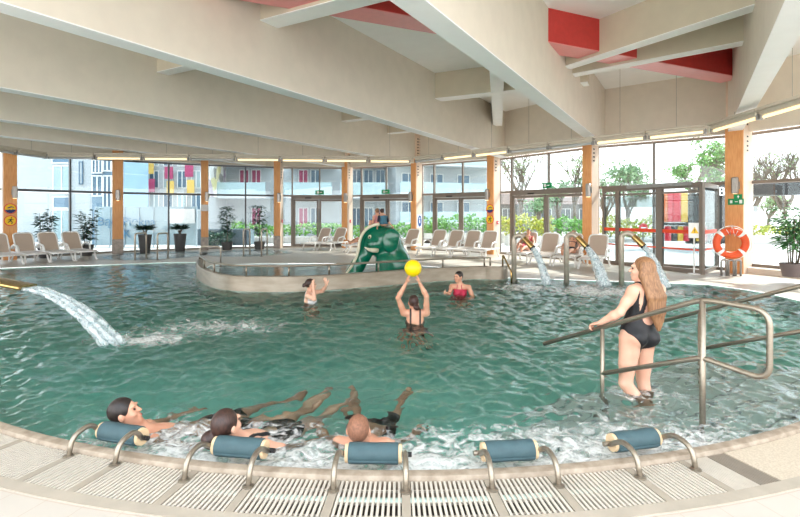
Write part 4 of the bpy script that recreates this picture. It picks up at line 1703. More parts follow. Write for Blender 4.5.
LN.append(((3.35, 17.4), (-.88, -.47), 'white lounger with a sunbather\'s legs, behind the leftmost water spout'))
LN.append(((3.9, 16.5), (-.86, -.5), 'empty lounger with taupe back between two sunbathers'))
LN.append(((4.5, 15.95), (-.86, -.5), 'white lounger carrying the sunbather in the dark bikini'))
LN.append(((5.05, 15.25), (-.86, -.5), 'white lounger beside the pillar left of the vestibule, half hidden by a water jet'))
def reaim(i, dn):
    f, d, lab = LN[i]
    do, dn = Vector((d[0], d[1])).normalized(), Vector(dn).normalized()
    LN[i] = (Vector((f[0], f[1])) - do * 1.5 + dn * 1.5, (dn.x, dn.y), lab)


for i in (4, 5):
    reaim(i, (-.45, -.9))
for i in range(7, 16):
    reaim(i, (-.52, -.86))
proto = None
LPOS = []
for k, (ft, d, lab) in enumerate(LN):
    o, rz = place(ft, d)
    LPOS.append((o, rz))
    if proto is None:
        proto = make_lounger(lab)
        proto.location, proto.rotation_euler = o, (0, 0, rz)
    else:
        copy_tree(proto, o, rz, lab)


# ------------------------------------------------------------------ plants
def leaf_quad(b, p, d, L, w, nrm):
    d = d.normalized()
    s = d.cross(nrm)
    if s.length < 1e-4:
        s = Vector((1, 0, 0))
    s.normalize()
    u = s.cross(d)
    b.add([p, p + d * L * .45 + s * w - u * L * .04, p + d * L - u * L * .16, p + d * L * .45 - s * w - u * L * .04, p + d * L * .5 + u * L * .05],
          [(0, 1, 4), (1, 2, 4), (2, 3, 4), (3, 0, 4)])


def pot_shape(parent, r0, r1, h, m=POT, name='pot'):
    b = MB()
    b.lathe([(r0, 0), (r0 * 1.02, .01), (r1 * .97, h * .9), (r1, h * .97), (r1, h), (r1 - .03, h), (r1 - .04, h - .05), (0.0, h - .05)], (0, 0, 0), 20)
    o = b.build(name, m, parent, smooth='auto')
    MB().lathe([(r1 - .04, h - .06), (0.0, h - .03)], (0, 0, 0), 16).build('soil', SOIL, parent)
    return o


def foliage_plant(name, label, cat, loc, r0, r1, ph, h, kind, seed, potm=POT, group=None, m=LEAF):
    rg = random.Random(seed)
    root = thing(name, label, cat, loc, 0, group)
    pot_shape(root, r0, r1, ph, potm)
    st, lf = MB(), MB()
    if kind == 'palm':
        for k in range(7):
            a = 2 * PI * k / 7 + rg.uniform(-.3, .3)
            st.tube([(0, 0, ph - .06), (.08 * math.cos(a), .08 * math.sin(a), ph + .18 * rg.uniform(.8, 1.2))], .022, 6)
            c = Vector((.1 * math.cos(a), .1 * math.sin(a), ph + .2))
            for q in range(12):
                b_ = a + rg.uniform(-1.5, 1.5)
                d = Vector((math.cos(b_), math.sin(b_), rg.uniform(.05, 1.1)))
                leaf_quad(lf, c, d, rg.uniform(.28, .46), .075, Vector((0, 0, 1)))
    elif kind == 'bush':          # stems with leaves all along
        for k in range(6):
            a = 2 * PI * k / 6 + rg.uniform(-.4, .4)
            top = Vector((rg.uniform(.12, .32) * math.cos(a) * h / 1.6, rg.uniform(.12, .32) * math.sin(a) * h / 1.6, ph + (h - ph) * rg.uniform(.75, 1)))
            base = Vector((.07 * math.cos(a), .07 * math.sin(a), ph - .06))
            st.tube([base, base.lerp(top, .5) + Vector((rg.uniform(-.04, .04), rg.uniform(-.04, .04), 0)), top], [.014, .01, .006], 6)
            for q in range(34):
                t = rg.uniform(.22, 1)
                p = base.lerp(top, t)
                b_ = rg.uniform(0, 2 * PI)
                d = Vector((math.cos(b_), math.sin(b_), rg.uniform(-.35, .5)))
                leaf_quad(lf, p + d * .05, d, rg.uniform(.18, .32), .06, Vector((0, 0, 1)))
    elif kind == 'big':
        for k in range(7):
            a = 2 * PI * k / 7 + rg.uniform(-.4, .4)
            top = Vector((rg.uniform(.1, .4) * math.cos(a), rg.uniform(.1, .4) * math.sin(a), ph + (h - ph) * rg.uniform(.8, 1)))
            base = Vector((.08 * math.cos(a), .08 * math.sin(a), ph - .06))
            st.tube([base, base.lerp(top, .6), top], [.016, .013, .007], 6)
            for q in range(75):
                t = rg.uniform(.32, 1)
                b_ = rg.uniform(0, 2 * PI)
                d = Vector((math.cos(b_), math.sin(b_), rg.uniform(-.5, .4)))
                p = base.lerp(top, t) + d * rg.uniform(.02, .28)
                leaf_quad(lf, p, d, rg.uniform(.16, .30), .034, Vector((0, 0, 1)))
    else:                          # little tree
        st.tube([(0, 0, ph - .06), (.01, .02, ph + .5), (-.01, 0, h * .8)], [.022, .018, .01], 7)
        for q in range(230):
            z = rg.uniform(ph + .35, h)
            rr = .34 * math.sin(PI * min(1, max(.12, (z - ph - .2) / (h - ph)))) + .05
            a = rg.uniform(0, 2 * PI)
            p = Vector((math.cos(a), math.sin(a), 0)) * rr * rg.uniform(.1, 1) + Vector((0, 0, z))
            d = Vector((math.cos(a), math.sin(a), rg.uniform(-.6, .4)))
            leaf_quad(lf, p, d, rg.uniform(.13, .22), .055, Vector((0, 0, 1)))
    st.build('stem', BARK, root, smooth=True)
    lf.build('foliage', m, root)
    return root


def gp(px, py):
    return G(px, py)


foliage_plant('potted_plant', 'tall bushy plant behind the lounger in front of the far-left window', 'plant', G(45, 258), .17, .25, .42, 1.92, 'bush', 3, m=LEAFD)
foliage_plant('potted_plant', 'tall bushy plant in a dark pot right of the far-left loungers', 'plant', G(87, 255.8), .17, .25, .44, 1.85, 'bush', 5, m=LEAFD)
foliage_plant('potted_palm', 'low palm in a tall dark planter beside the left whirlpool\'s rails', 'plant', G(145, 253), .19, .27, .78, 1.2, 'palm', 8, m=LEAFD)
foliage_plant('potted_palm', 'low palm in a tall dark planter next to the pillar with the steel band', 'plant', G(180, 251.4), .19, .27, .78, 1.2, 'palm', 9, m=LEAFD)
foliage_plant('potted_tree', 'slim potted tree by the dark outdoor planter wall', 'plant', G(227, 249.8), .2, .26, .36, 2.0, 'tree', 12, m=LEAFD)
foliage_plant('potted_tree', 'slim potted tree left of the pillar by the green hedge', 'plant', G(259.5, 249.2), .2, .26, .36, 2.05, 'tree', 14, m=LEAFD)
pp = P(793, 272, 11.9)
foliage_plant('potted_bush', 'large leafy plant in a round grey pot on the ledge right of the lifebuoy', 'plant', (pp.x, pp.y, .16), .20, .28, .32, 1.72, 'big', 21, mat('pot_mauve', srgb(112, 100, 100), rough=.6, noise=.1), m=LEAF)

# ------------------------------------------------------------------ lifebuoy with its stand
c8, rz8 = on_col(8, 0, 0)
rb = P(731, 243, 13.35)
root = thing('lifebuoy', 'orange and white lifebuoy hanging in front of the timber pillar', 'lifebuoy', rb, math.radians(-14))
M90 = Matrix.Rotation(PI / 2, 3, 'X')
tor = MB()
RB_, rb_ = .345, .095
vs, fs = [], []
for i in range(40):
    a = 2 * PI * i / 40
    for k in range(12):
        q = 2 * PI * k / 12
        rr = RB_ + rb_ * math.cos(q)
        vs.append((rr * math.cos(a), .075 * math.sin(q), rr * math.sin(a) * .94))
for i in range(40):
    for k in range(12):
        fs.append((i * 12 + k, ((i + 1) % 40) * 12 + k, ((i + 1) % 40) * 12 + (k + 1) % 12, i * 12 + (k + 1) % 12))
tor.add(vs, fs).build('ring', ORANGE, root, smooth=True)
for i, a0 in enumerate((PI * .25, PI * .75, PI * 1.25, PI * 1.75)):
    b = MB()
    vs, fs = [], []
    for j in range(5):
        a = a0 + (j - 2) * .055
        for k in range(12):
            q = 2 * PI * k / 12
            rr = RB_ + (rb_ + .006) * math.cos(q)
            vs.append((rr * math.cos(a), .081 * math.sin(q), rr * math.sin(a) * .94))
    for j in range(4):
        for k in range(12):
            fs.append((j * 12 + k, (j + 1) * 12 + k, (j + 1) * 12 + (k + 1) % 12, j * 12 + (k + 1) % 12))
    b.add(vs, fs).build('white_band', SIGNW, root, smooth=True)
rope = MB()
for a0 in (.25, .75, 1.25, 1.75):
    pts_ = []
    for t in np.linspace(0, 1, 9):
        a = PI * (a0 + .5 * t)
        rr = RB_ + rb_ + .015 + .03 * math.sin(PI * t)
        pts_.append((rr * math.cos(a), -.02, rr * math.sin(a) * .94))
    rope.tube(pts_, .01, 6)
rope.tube([(-.14, -.09, .36), (-.05, -.08, .2), (.0, -.06, .48), (.06, -.08, .18), (.13, -.09, .33)], .009, 6)
rope.build('rope', SIGNW, root, smooth=True)
MB().tube([(0, -.02, .3), (0, .35, .32)], .012, 8).build('hook', STEEL, root)
root = thing('socket_rack', 'small steel rack of three upright tubes at the foot of the lifebuoy pillar', 'rack', (rb.x - .0, rb.y - .02, 0), math.radians(-14))
for x in (-.17, 0, .17):
    MB().tube(smooth_path([(x - .07, 0, 0), (x - .07, 0, .42), (x + .05, 0, .42), (x + .05, 0, 0)], .05, 5), .028, 8).build('tube', GREY, root, smooth=True)

# ------------------------------------------------------------------ glass vestibule
vroot = thing('glass_vestibule', 'glass entrance vestibule with brown frames and red safety tape', 'vestibule', (0, 0, 0))
VA, VB, VC = G(604, 263.2), G(702, 274.5), G(717, 268.8)
VH = 2.52


def lift(v, z):
    return Vector((v.x, v.y, z))


d = (VB - VA).normalized()
f = MB()
f.bar(lift(VA, .06), lift(VB, .06), .09, .12)
f.bar(lift(VA, VH - .07), lift(VB, VH - .07), .12, .14)
f.bar(lift(VA, VH - .25), lift(VB, VH - .25), .08, .06)
for t, w in ((0, .07), (.17, .13), (.62, .2), (1, .1)):
    q = VA.lerp(VB, t)
    f.bar(lift(q, 0), lift(q, VH), w, .1, up=(d.y, -d.x, 0))
f.bar(lift(VB, .06), lift(VC, .06), .08, .1)
f.bar(lift(VB, VH - .06), lift(VC, VH - .06), .1, .12)
f.bar(lift(VC, 0), lift(VC, VH), .09, .09, up=(1, 0, 0))
f.build('frame', FRAME, vroot)
VD = Vector((GL[7].x + .35, GL[7].y - .25, 0))
f = MB()
f.bar(lift(VA, VH - .02), lift(GL[7].lerp(GL[8], .05), VH - .02), .1, .04)
f.prism([(p.x, p.y) for p in (VA, VB, VC, GL[7].lerp(GL[8], .05))], VH - .03, VH + .01)
f.build('roof', FRAME, vroot)
for a, b in ((0.01, .165), (.175, .615), (.63, .99)):
    p, q = VA.lerp(VB, a), VA.lerp(VB, b)
    MB().bar(lift(p, VH / 2 - .05), lift(q, VH / 2 - .05), .012, VH - .5).build('pane', GLASS, vroot)
MB().bar(lift(VB.lerp(VC, .1), VH / 2 - .05), lift(VB.lerp(VC, .9), VH / 2 - .05), .012, VH - .3).build('pane', GLASS, vroot)
TAPE = mat('red_tape', srgb(240, 74, 36), rough=.5, noise=.05)
nrm = Vector((d.y, -d.x, 0)) * .02
for (z, h) in ((1.15, .10), (.66, .045)):
    for a, b in ((0.01, .165), (.19, .60), (.64, .985)):
        MB().bar(lift(VA.lerp(VB, a) + nrm, z), lift(VA.lerp(VB, b) + nrm, z), .004, h).build('red_tape', TAPE, vroot)
    d2 = (VC - VB).normalized()
    n2 = Vector((d2.y, -d2.x, 0)) * .02
    MB().bar(lift(VB.lerp(VC, .1) + n2, z), lift(VB.lerp(VC, .92) + n2, z), .004, h).build('red_tape', TAPE, vroot)
# frosted strips at the top of the panes and sliding-door rail
for a, b in ((.02, .16), (.2, .60)):
    MB().bar(lift(VA.lerp(VB, a) + nrm, 2.02), lift(VA.lerp(VB, b) + nrm, 2.02), .003, .32).build('frosted_band', glass_mat('frosted', tint=(.75, .8, .8), gloss=.5, rough=.5), vroot)
MB().bar(lift(VA.lerp(VB, .3) + nrm * 4, VH - .02), lift(VA.lerp(VB, .93) + nrm * 4, VH - .02), .1, .1).build('door_rail', GREY, vroot)
# warning sign on a slim stand
q = G(691.5, 273.5)
root = thing('warning_stand', 'white sign stand with a yellow warning triangle before the vestibule', 'sign', (q.x, q.y - .12, 0), math.radians(-10))
MB().tube([(0, 0, .02), (0, 0, 1.0)], .02, 8).build('post', SIGNW, root)
MB().lathe([(.16, 0), (.16, .015), (.03, .03)], (0, 0, 0), 18).build('base', SIGNW, root)
MB().box((0, -.03, 1.2), (.3, .02, .42), bev=.005).build('board', SIGNW, root)
tb = MB().add([(-.1, -.043, 1.12), (.1, -.043, 1.12), (0, -.043, 1.3)], [(0, 1, 2)]).build('triangle', SIGNY, root)
w = MB().bar((0, -.047, 1.17), (0, -.047, 1.24), .018, .004, up=(0, 1, 0))
w.box((0, -.047, 1.145), (.018, .004, .018))
w.build('exclamation_mark', mat('sign_black', srgb(50, 44, 40)), tb)

# ------------------------------------------------------------------ outdoors: buildings
FAC = mat('facade_white', srgb(188, 193, 195), rough=.85, noise=.05, scale=1.2)
FACB = mat('facade_blue', srgb(104, 134, 156), rough=.6, noise=.1, scale=.8)
WINB = mat('building_glass', srgb(84, 116, 138), rough=.12, noise=.15, scale=.7)
BALC = mat('balcony_glass', srgb(166, 188, 192), rough=.15, noise=.08, scale=1)
MAG = mat('balcony_magenta', srgb(176, 62, 106), rough=.5, noise=.1)
YEL = mat('balcony_yellow', srgb(226, 188, 96), rough=.5, noise=.1)


def facade(name, label, y, x0, x1, h, m, depth=8, rz=0.0):
    root = thing(name, label, 'building', (x0, y, -.03), rz)
    MB().box(((x1 - x0) / 2, depth / 2, h / 2), (x1 - x0, depth, h)).build('wall', m, root)
    return root


def fwin(root, x, z, w, h, m=WINB, fm=WHITE, name='window', bars=1):
    f = MB()
    f.box((x, -.03, z), (w, .06, h))
    o = f.build(name, m, root)
    g = MB()
    for k in range(bars + 2):
        xx = x - w / 2 + w * k / (bars + 1)
        g.box((xx, -.07, z), (.06, .05, h))
    for zz in (z - h / 2, z + h / 2):
        g.box((x, -.07, zz), (w + .06, .05, .06))
    g.build('window_frame', fm, o)
    return o


# far-left white block with glazed bays
def X(px, y):
    return (px - 400) / F * y


yb = 31.0
b1 = facade('apartment_building', 'white block with grey-blue glazing outside the far-left window', yb, X(15, yb), X(112, yb), 11, FAC, depth=4.5)


def bw(px0, px1, py0, py1, root, y, **k):
    x0 = root.location.x
    xa, xb = X(px0, y) - x0, X(px1, y) - x0
    za, zb = EYE - (py1 - HOR) * y / F, EYE - (py0 - HOR) * y / F
    return fwin(root, (xa + xb) / 2, (za + zb) / 2 + .03, xb - xa, zb - za, **k)


bw(53, 71, 150, 163, b1, yb, m=FACB, bars=0)
bw(54, 71, 166, 193, b1, yb, m=BALC)
bw(54, 71, 197, 208, b1, yb, m=FACB, bars=0)
bw(54, 71, 210, 240, b1, yb, m=BALC)
bw(80, 83, 162, 184, b1, yb, m=FAC, fm=FACB, bars=0)
bw(100, 105, 155, 172, b1, yb, m=WINB)
yc = 27.0
b2 = facade('glazed_bay', 'glazed blue bay of the white block left of the banner pillar', yc, X(92, yc), X(113, yc), 9, FACB, depth=3.8)
bw(93, 103, 160, 173, b2, yc, m=WINB, bars=2)
bw(93, 103, 176, 196, b2, yc, m=WINB, bars=1)
bw(104, 112, 160, 171, b2, yc, m=WINB, bars=1)
bw(104, 112, 176, 212, b2, yc, m=WINB, bars=1)
yd = 36.0
b3 = facade('apartment_building', 'block with magenta and yellow balcony panels behind the banner', yd, X(112, yd), X(208, yd), 12, FAC, depth=3.8)
for r, (y0, y1) in enumerate(((150, 168), (170, 190), (192, 212))):
    for k in range(6):
        p0 = 122 + 14 * k
        bw(p0, p0 + 9, y0 + 1, y1 - 2, b3, yd, m=WINB if (k + r) % 2 else BALC, bars=1)
for (p0, p1, y0, y1, m_) in ((150, 158, 179, 192, MAG), (168, 176, 167, 179, MAG), (188, 196, 164, 177, MAG), (170, 177, 181, 195, YEL), (190, 197, 180, 193, YEL), (152, 157, 163, 174, YEL)):
    x0 = b3.location.x
    za, zb = EYE - (y1 - HOR) * yd / F, EYE - (y0 - HOR) * yd / F
    MB().box(((X(p0, yd) + X(p1, yd)) / 2 - x0, -.5, (za + zb) / 2), (X(p1, yd) - X(p0, yd), .08, zb - za)).build('balcony_panel', m_, b3)
ye = 40.0
b4 = facade('apartment_building', 'long white block with pale glass balconies behind the green hedge', ye, X(206, ye), X(390, ye), 13, FAC)
x0 = b4.location.x
# patterned panel
pn = MB()
za, zb = EYE - (198 - HOR) * ye / F, EYE - (150 - HOR) * ye / F
pm = bpy.data.materials.new('leaf_pattern')
pm.use_nodes = True
nt = pm.node_tree
vo = nt.nodes.new('ShaderNodeTexVoronoi')
vo.inputs['Scale'].default_value = 1.5
tcn = nt.nodes.new('ShaderNodeTexCoord')
nt.links.new(tcn.outputs['Object'], vo.inputs['Vector'])
cr = nt.nodes.new('ShaderNodeValToRGB')
cr.color_ramp.elements[0].color = (*srgb(236, 236, 230), 1)
cr.color_ramp.elements[1].color = (*srgb(150, 120, 150), 1)
for ps, cc in ((.35, srgb(232, 232, 226)), (.5, srgb(120, 122, 118)), (.62, srgb(214, 206, 150)), (.8, srgb(235, 235, 230))):
    e_ = cr.color_ramp.elements.new(ps)
    e_.color = (*cc, 1)
sepc = nt.nodes.new('ShaderNodeSeparateColor')
nt.links.new(vo.outputs['Color'], sepc.inputs[0])
nt.links.new(sepc.outputs[0], cr.inputs[0])
nt.links.new(cr.outputs[0], nt.nodes['Principled BSDF'].inputs['Base Color'])
pn.box((X(208, yd) - X(112, yd) + .06, 1.8, (za + zb) / 2), (.1, 3.4, zb - za)).build('patterned_panel', pm, b3)
for fl, (y0, y1, yb0, yb1) in enumerate(((168, 186, 184, 197), (206, 226, 226, 238), (138, 152, 152, 165))):
    for k, px in enumerate((240, 252, 299, 311, 352, 364, 376)):
        if fl == 1 and k in (0,):
            px = 214
        bw(px, px + 9, y0 + 2, y1 + 2, b4, ye, m=MAG if k in (0, 1, 2) and fl < 2 else WINB, bars=1)
    for (p0, p1) in ((229, 274), (290, 336), (344, 389)):
        if fl == 1 and p0 < 300:
            continue
        za, zb = EYE - (yb1 - HOR) * ye / F, EYE - (yb0 - HOR) * ye / F
        o = MB().box(((X(p0, ye) + X(p1, ye)) / 2 - x0, -1.3, za - .08), (X(p1, ye) - X(p0, ye), 2.6, .16)).build('balcony_slab', FAC, b4)
        MB().box(((X(p0, ye) + X(p1, ye)) / 2 - x0, -2.55, (za + zb) / 2), (X(p1, ye) - X(p0, ye), .05, zb - za)).build('balcony_glass', BALC, o)
# wing receding to the right with stacked balconies
yw = 38.0
b5 = thing('apartment_wing', 'receding white wing with stacked pale balconies right of the elephant slide', 'building', (X(396, yw), yw, -.03), math.radians(22))
MB().box((4.0, 1.0, 6), (8.0, 2, 12)).build('wall', FAC, b5)
for fl in range(4):
    z = 1.0 + fl * 2.2
    for k in range(3):
        fwin(b5, 1.0 + 2.4 * k, z + 1.0, 1.1, 1.2, bars=1)
    o = MB().box((3.9, -.8, z), (8.4, 1.6, .16)).build('balcony_slab', FAC, b5)
    MB().box((3.9, -1.58, z + .45), (8.4, .05, .8)).build('balcony_glass', BALC, o)
    MB().box((8.08, -.8, z + .45), (.05, 1.6, .8)).build('balcony_glass', BALC, o)

# translucent banner with blue lettering in front of the block
yt = 25.6
b = thing('banner', 'white banner with pale blue lettering outside the window beside the potted palms', 'banner', (X(96, yt), yt, -.03), 0)
bwid = X(197, yt) - X(96, yt)
zt = EYE - (206 - HOR) * yt / F
BAN = mat('banner_cloth', srgb(168, 188, 196), rough=.7, noise=.04)
MB().box((bwid / 2, 0, (zt + .1) / 2), (bwid, .05, zt - .1)).build('cloth', BAN, b)
fb = MB()
for k in range(8):
    fb.box((bwid * k / 7, -.05, zt / 2), (.05, .05, zt))
fb.box((bwid / 2, -.05, .9), (bwid, .05, .05))
fb.build('poles', mat('banner_pole', srgb(170, 186, 196), rough=.5, noise=.05), b)
LET = mat('banner_letters', srgb(86, 134, 166), rough=.7, noise=.05)


def text(body, m, parent, loc, size, rot=(PI / 2, 0, 0), name='lettering', ext=.004):
    cu = bpy.data.curves.new(name, 'FONT')
    cu.body = body
    cu.size = size
    cu.extrude = ext
    t_ = bpy.data.objects.new(name, cu)
    COL.objects.link(t_)
    bpy.context.view_layer.update()
    me = bpy.data.meshes.new_from_object(t_.evaluated_get(bpy.context.evaluated_depsgraph_get()))
    bpy.data.objects.remove(t_)
    o = bpy.data.objects.new(name, me)
    COL.objects.link(o)
    me.materials.clear()
    me.materials.append(m)
    o.parent = parent
    o.location = loc
    o.rotation_euler = rot
    return o


x0 = b.location.x
text('Bądź', LET, b, (X(98.5, yt) - x0, -.09, EYE - (225 - HOR) * yt / F), .62)
text('Piękna', LET, b, (X(123.5, yt) - x0, -.09, EYE - (225 - HOR) * yt / F), .62)
text('K', LET, b, (X(124, yt) - x0, -.09, EYE - (237 - HOR) * yt / F), .62)
MB().box((X(182, yt) - x0, -.08, EYE - (215.5 - HOR) * yt / F), (X(195, yt) - X(168, yt), .04, .75)).build('white_panel', SIGNW, b)

# ------------------------------------------------------------------ hedges, planter walls
HEDGE = mat('hedge_leaf', srgb(112, 168, 66), rough=.6, color2=srgb(72, 128, 44), scale=6)
HEDGEY = mat('hedge_yellow', srgb(196, 190, 70), rough=.6, color2=srgb(130, 150, 50), scale=5)
PLW = mat('planter_wall', srgb(206, 200, 194), rough=.8, noise=.06)
PLD = mat('planter_dark', srgb(92, 108, 118), rough=.6, noise=.1)


def hedge(label, px0, px1, pyt, pyb, y, m, seed, y2=None, dens=1.0, gp_=None):
    rg = random.Random(seed)
    y2 = y2 or y
    a, c = P(px0, pyb, y), P(px1, pyb, y2)
    hgt = (pyb - pyt) * y / F
    b = MB()
    d = (c - a)
    n = int(d.length * hgt * 150 * dens) + 120
    for _ in range(n):
        t, z, w = rg.random(), rg.random(), rg.uniform(-.35, .35)
        p = a + d * t + Vector((0, w, hgt * (z ** .7) * (1 + .12 * math.sin(9 * t + seed) + .06 * math.sin(31 * t))))
        q = Vector((rg.uniform(-1, 1), rg.uniform(-1, .4), rg.uniform(-.3, 1)))
        leaf_quad(b, p, q, rg.uniform(.12, .22), .07, Vector((rg.uniform(-1, 1), -1, rg.uniform(0, 1))))
    x0, y0 = min(a.x, c.x), min(a.y, c.y)
    return tag(b.build('hedge', m), label, 'hedge', gp_)


def planter(label, px0, px1, pyt, y, m, y2=None):
    y2 = y2 or y
    a, c = P(px0, pyt, y), P(px1, pyt, y2)
    zt = (a.z + c.z) / 2
    b = MB().bar((a.x, a.y, (zt - .03) / 2), (c.x, c.y, (zt - .03) / 2), .9, zt + .03)
    return tag(b.build('planter_wall', m), label, 'planter')


planter('dark blue-grey outdoor planter wall behind the slim potted trees', 198, 252, 229, 27.5, PLD)
planter('white outdoor planter wall under the bright green hedge', 248, 345, 237, 29, PLW)
planter('white outdoor planter wall behind the elephant slide', 345, 432, 238.5, 29, PLW)
planter('white outdoor planter wall behind the four empty loungers', 424, 508, 233, 29, PLW)
planter('white outdoor planter wall behind the sunbathers', 506, 592, 236, 27, PLW)
planter('white outdoor planter wall seen through the vestibule', 594, 660, 239, 30, PLW)
planter('white outdoor planter wall right of the lifebuoy pillar', 742, 860, 236, 28, PLW)
hedge('low bright green hedge on the white planter wall by the slim potted trees', 232, 345, 225, 236, 29, HEDGE, 1)
hedge('low bright green hedge behind the elephant slide', 340, 432, 225.5, 237.5, 29, HEDGE, 2)
hedge('clipped green hedge left of the pillar with yellow stickers', 424, 496, 217, 234, 29.3, HEDGE, 3)
hedge('hedge with yellow tips left half behind the sunbathers', 500, 552, 217, 235.5, 27.3, HEDGEY, 4)
hedge('green hedge right half behind the sunbathers', 552, 594, 219, 236, 27.3, HEDGE, 5)
hedge('yellowish hedge seen through the vestibule', 596, 662, 219, 238, 30.3, HEDGEY, 6)
hedge('yellow-flowering hedge right of the lifebuoy pillar', 744, 860, 227, 236, 28.3, HEDGEY, 7)
hedge('dark shrub at the outdoor planter wall between the slim potted trees', 206, 232, 233, 246, 26.6, LEAFD, 8)


# ------------------------------------------------------------------ trees
def tree(name, label, px, pyb, y, pyt, spread, leaves, m, seed, group=None, trunk=.12, lsize=.22, levels=4):
    rg = random.Random(seed)
    base = P(px, pyb, y)
    base.z = -.03
    H = (HOR - pyt) * y / F + EYE
    root = thing(name, label, 'tree', base, 0, group)
    tb, lf = MB(), MB()
    tips = []

    def grow(p, d, L, r, lev):
        q = p + d * L
        mid = p.lerp(q, .5) + Vector((rg.uniform(-1, 1), rg.uniform(-1, 1), 0)) * L * .05
        tb.tube([p, mid, q], [r, r * .85, r * .68], 6 if lev < 2 else 4, caps=False)
        if lev >= 2:
            tips.append((mid, lev))
        tips.append((q, lev))
        if lev >= levels:
            return
        for k in range(3 if lev else 4):
            a = rg.uniform(0, 2 * PI)
            t = Vector((math.cos(a), math.sin(a), 0))
            nd = (d + t * rg.uniform(.35, .85) * spread + Vector((0, 0, .15))).normalized()
            grow(p.lerp(q, rg.uniform(.55, 1)), nd, L * rg.uniform(.6, .78), r * .6, lev + 1)
    grow(Vector((0, 0, 0)), Vector((rg.uniform(-.05, .05), rg.uniform(-.05, .05), 1)), H * .36, trunk, 0)
    mz = max(t[0].z for t in tips)
    s = H / mz
    tb.v = [(v[0] * s, v[1] * s, v[2] * s) for v in tb.v]
    tb.build('trunk', BARK, root, smooth=True)
    tips = [(t[0] * s, t[1]) for t in tips]
    if leaves:
        for _ in range(leaves):
            p, lev = rg.choice(tips)
            if lev < 2:
                continue
            q = Vector((rg.uniform(-1, 1), rg.uniform(-1, 1), rg.uniform(-.6, .8)))
            leaf_quad(lf, p + q * .45 * s * rg.random(), q, lsize * rg.uniform(.6, 1.2), lsize * .32, Vector((rg.uniform(-1, 1), -1, rg.uniform(0, 1))))
        lf.build('crown', m, root)
    return root


LG1 = mat('tree_leaf_fresh', srgb(132, 172, 92), rough=.6, color2=srgb(92, 140, 66), scale=2)
LG2 = mat('tree_leaf_deep', srgb(122, 152, 104), rough=.6, color2=srgb(92, 126, 84), scale=2)
LG3 = mat('tree_leaf_pale', srgb(164, 182, 132), rough=.6, color2=srgb(132, 158, 106), scale=2)
tree('bare_tree', 'thin nearly bare tree between the two stickered pillars, left of the dark house', 522, 240, 46, 150, .8, 260, LG3, 31, trunk=.16)
tree('leafy_tree', 'pale leafy tree above the four empty loungers', 455, 240, 44, 158, .9, 900, LG3, 32, trunk=.16, lsize=.26)
tree('leafy_tree', 'slim pale tree left of the pillar by the loungers', 482, 240, 48, 150, .7, 900, LG3, 33, trunk=.16, lsize=.24)
tree('bare_tree', 'tall thin tree seen beside the pillar left of the vestibule', 574, 240, 45, 148, .7, 500, LG3, 34, trunk=.15)
tree('conifer_tree', 'dark rounded evergreen right of the dark house', 559, 240, 42, 180, .8, 900, LG2, 35, trunk=.2, lsize=.28)
tree('leafy_tree', 'deep green tree behind the left part of the vestibule', 628, 240, 38, 166, .95, 1500, LG2, 36, trunk=.16, lsize=.26)
tree('leafy_tree', 'fresh green spreading tree above the vestibule', 688, 240, 40, 138, .95, 1700, LG1, 37, trunk=.2, lsize=.28)
tree('leafy_tree', 'small fresh green tree left of the lifebuoy pillar', 722, 240, 44, 170, .9, 900, LG1, 38, trunk=.15, lsize=.26)
tree('leafy_tree', 'dark tree left of the vestibule with bushy crown', 606, 240, 44, 176, .95, 900, LG2, 39, trunk=.15, lsize=.26)
tree('bare_tree', 'bare branching tree just right of the lifebuoy pillar', 752, 240, 36, 142, .9, 90, LG3, 40, trunk=.17, levels=5)
tree('bare_tree', 'bare branching tree at the right edge behind the large potted plant', 786, 240, 34, 150, .9, 90, LG3, 41, trunk=.17, levels=5)
tree('leafy_tree', 'low pale green tree behind the yellow-flowering hedge on the right', 768, 240, 50, 196, 1.0, 900, LG3, 42, trunk=.12)
tree('leafy_tree', 'leafy tree behind the yellow-tipped hedge in the doorway', 540, 240, 40, 196, .9, 900, LG2, 43, trunk=.12)

# dark house beyond the hedge
yh_ = 48
h = thing('dark_house', 'dark grey house with pitched roof beyond the hedge behind the sunbathers', 'building', (X(498, yh_), yh_, -.03), 0)
hw = X(594, yh_) - X(498, yh_)
ze = EYE - (204 - HOR) * yh_ / F
zr = EYE - (190 - HOR) * yh_ / F
DH = mat('house_wall', srgb(140, 136, 134), rough=.9, noise=.1)
MB().box((hw / 2, 3, ze / 2), (hw, 6, ze)).build('wall', DH, h)
rf = MB()
vs = [(-.4, -.5, ze), (hw + .4, -.5, ze), (hw + .4, 6.5, ze), (-.4, 6.5, ze), (.8, 3, zr), (hw - .8, 3, zr)]
rf.add(vs, [(0, 1, 5, 4), (1, 2, 5), (2, 3, 4, 5), (3, 0, 4), (3, 2, 1, 0)])
rf.build('roof', mat('house_roof', srgb(120, 104, 98), rough=.9, noise=.15), h)
for k in range(5):
    fwin(h, hw * (.1 + .2 * k), ze * .62, 1.0, 1.1, m=mat('house_glass', srgb(110, 116, 122), rough=.3, noise=.1), bars=1)

# shop with dark canopy, letter B and striped panels
ys = 24.5
s0 = X(650, ys)
shop = thing('shop_front', 'dark shop front with red and yellow striped panels behind the vestibule', 'building', (s0, ys, -.03), 0)
SD_ = mat('shop_dark', srgb(26, 23, 22), rough=.5, noise=.1)


def spart(px0, px1, py0, py1, m_, name, dep=.3, off=0.0):
    za, zb = EYE - (py1 - HOR) * ys / F, EYE - (py0 - HOR) * ys / F
    return MB().box(((X(px0, ys) + X(px1, ys)) / 2 - s0, off, (za + zb) / 2 + .03), (X(px1, ys) - X(px0, ys), dep, zb - za)).build(name, m_, shop)


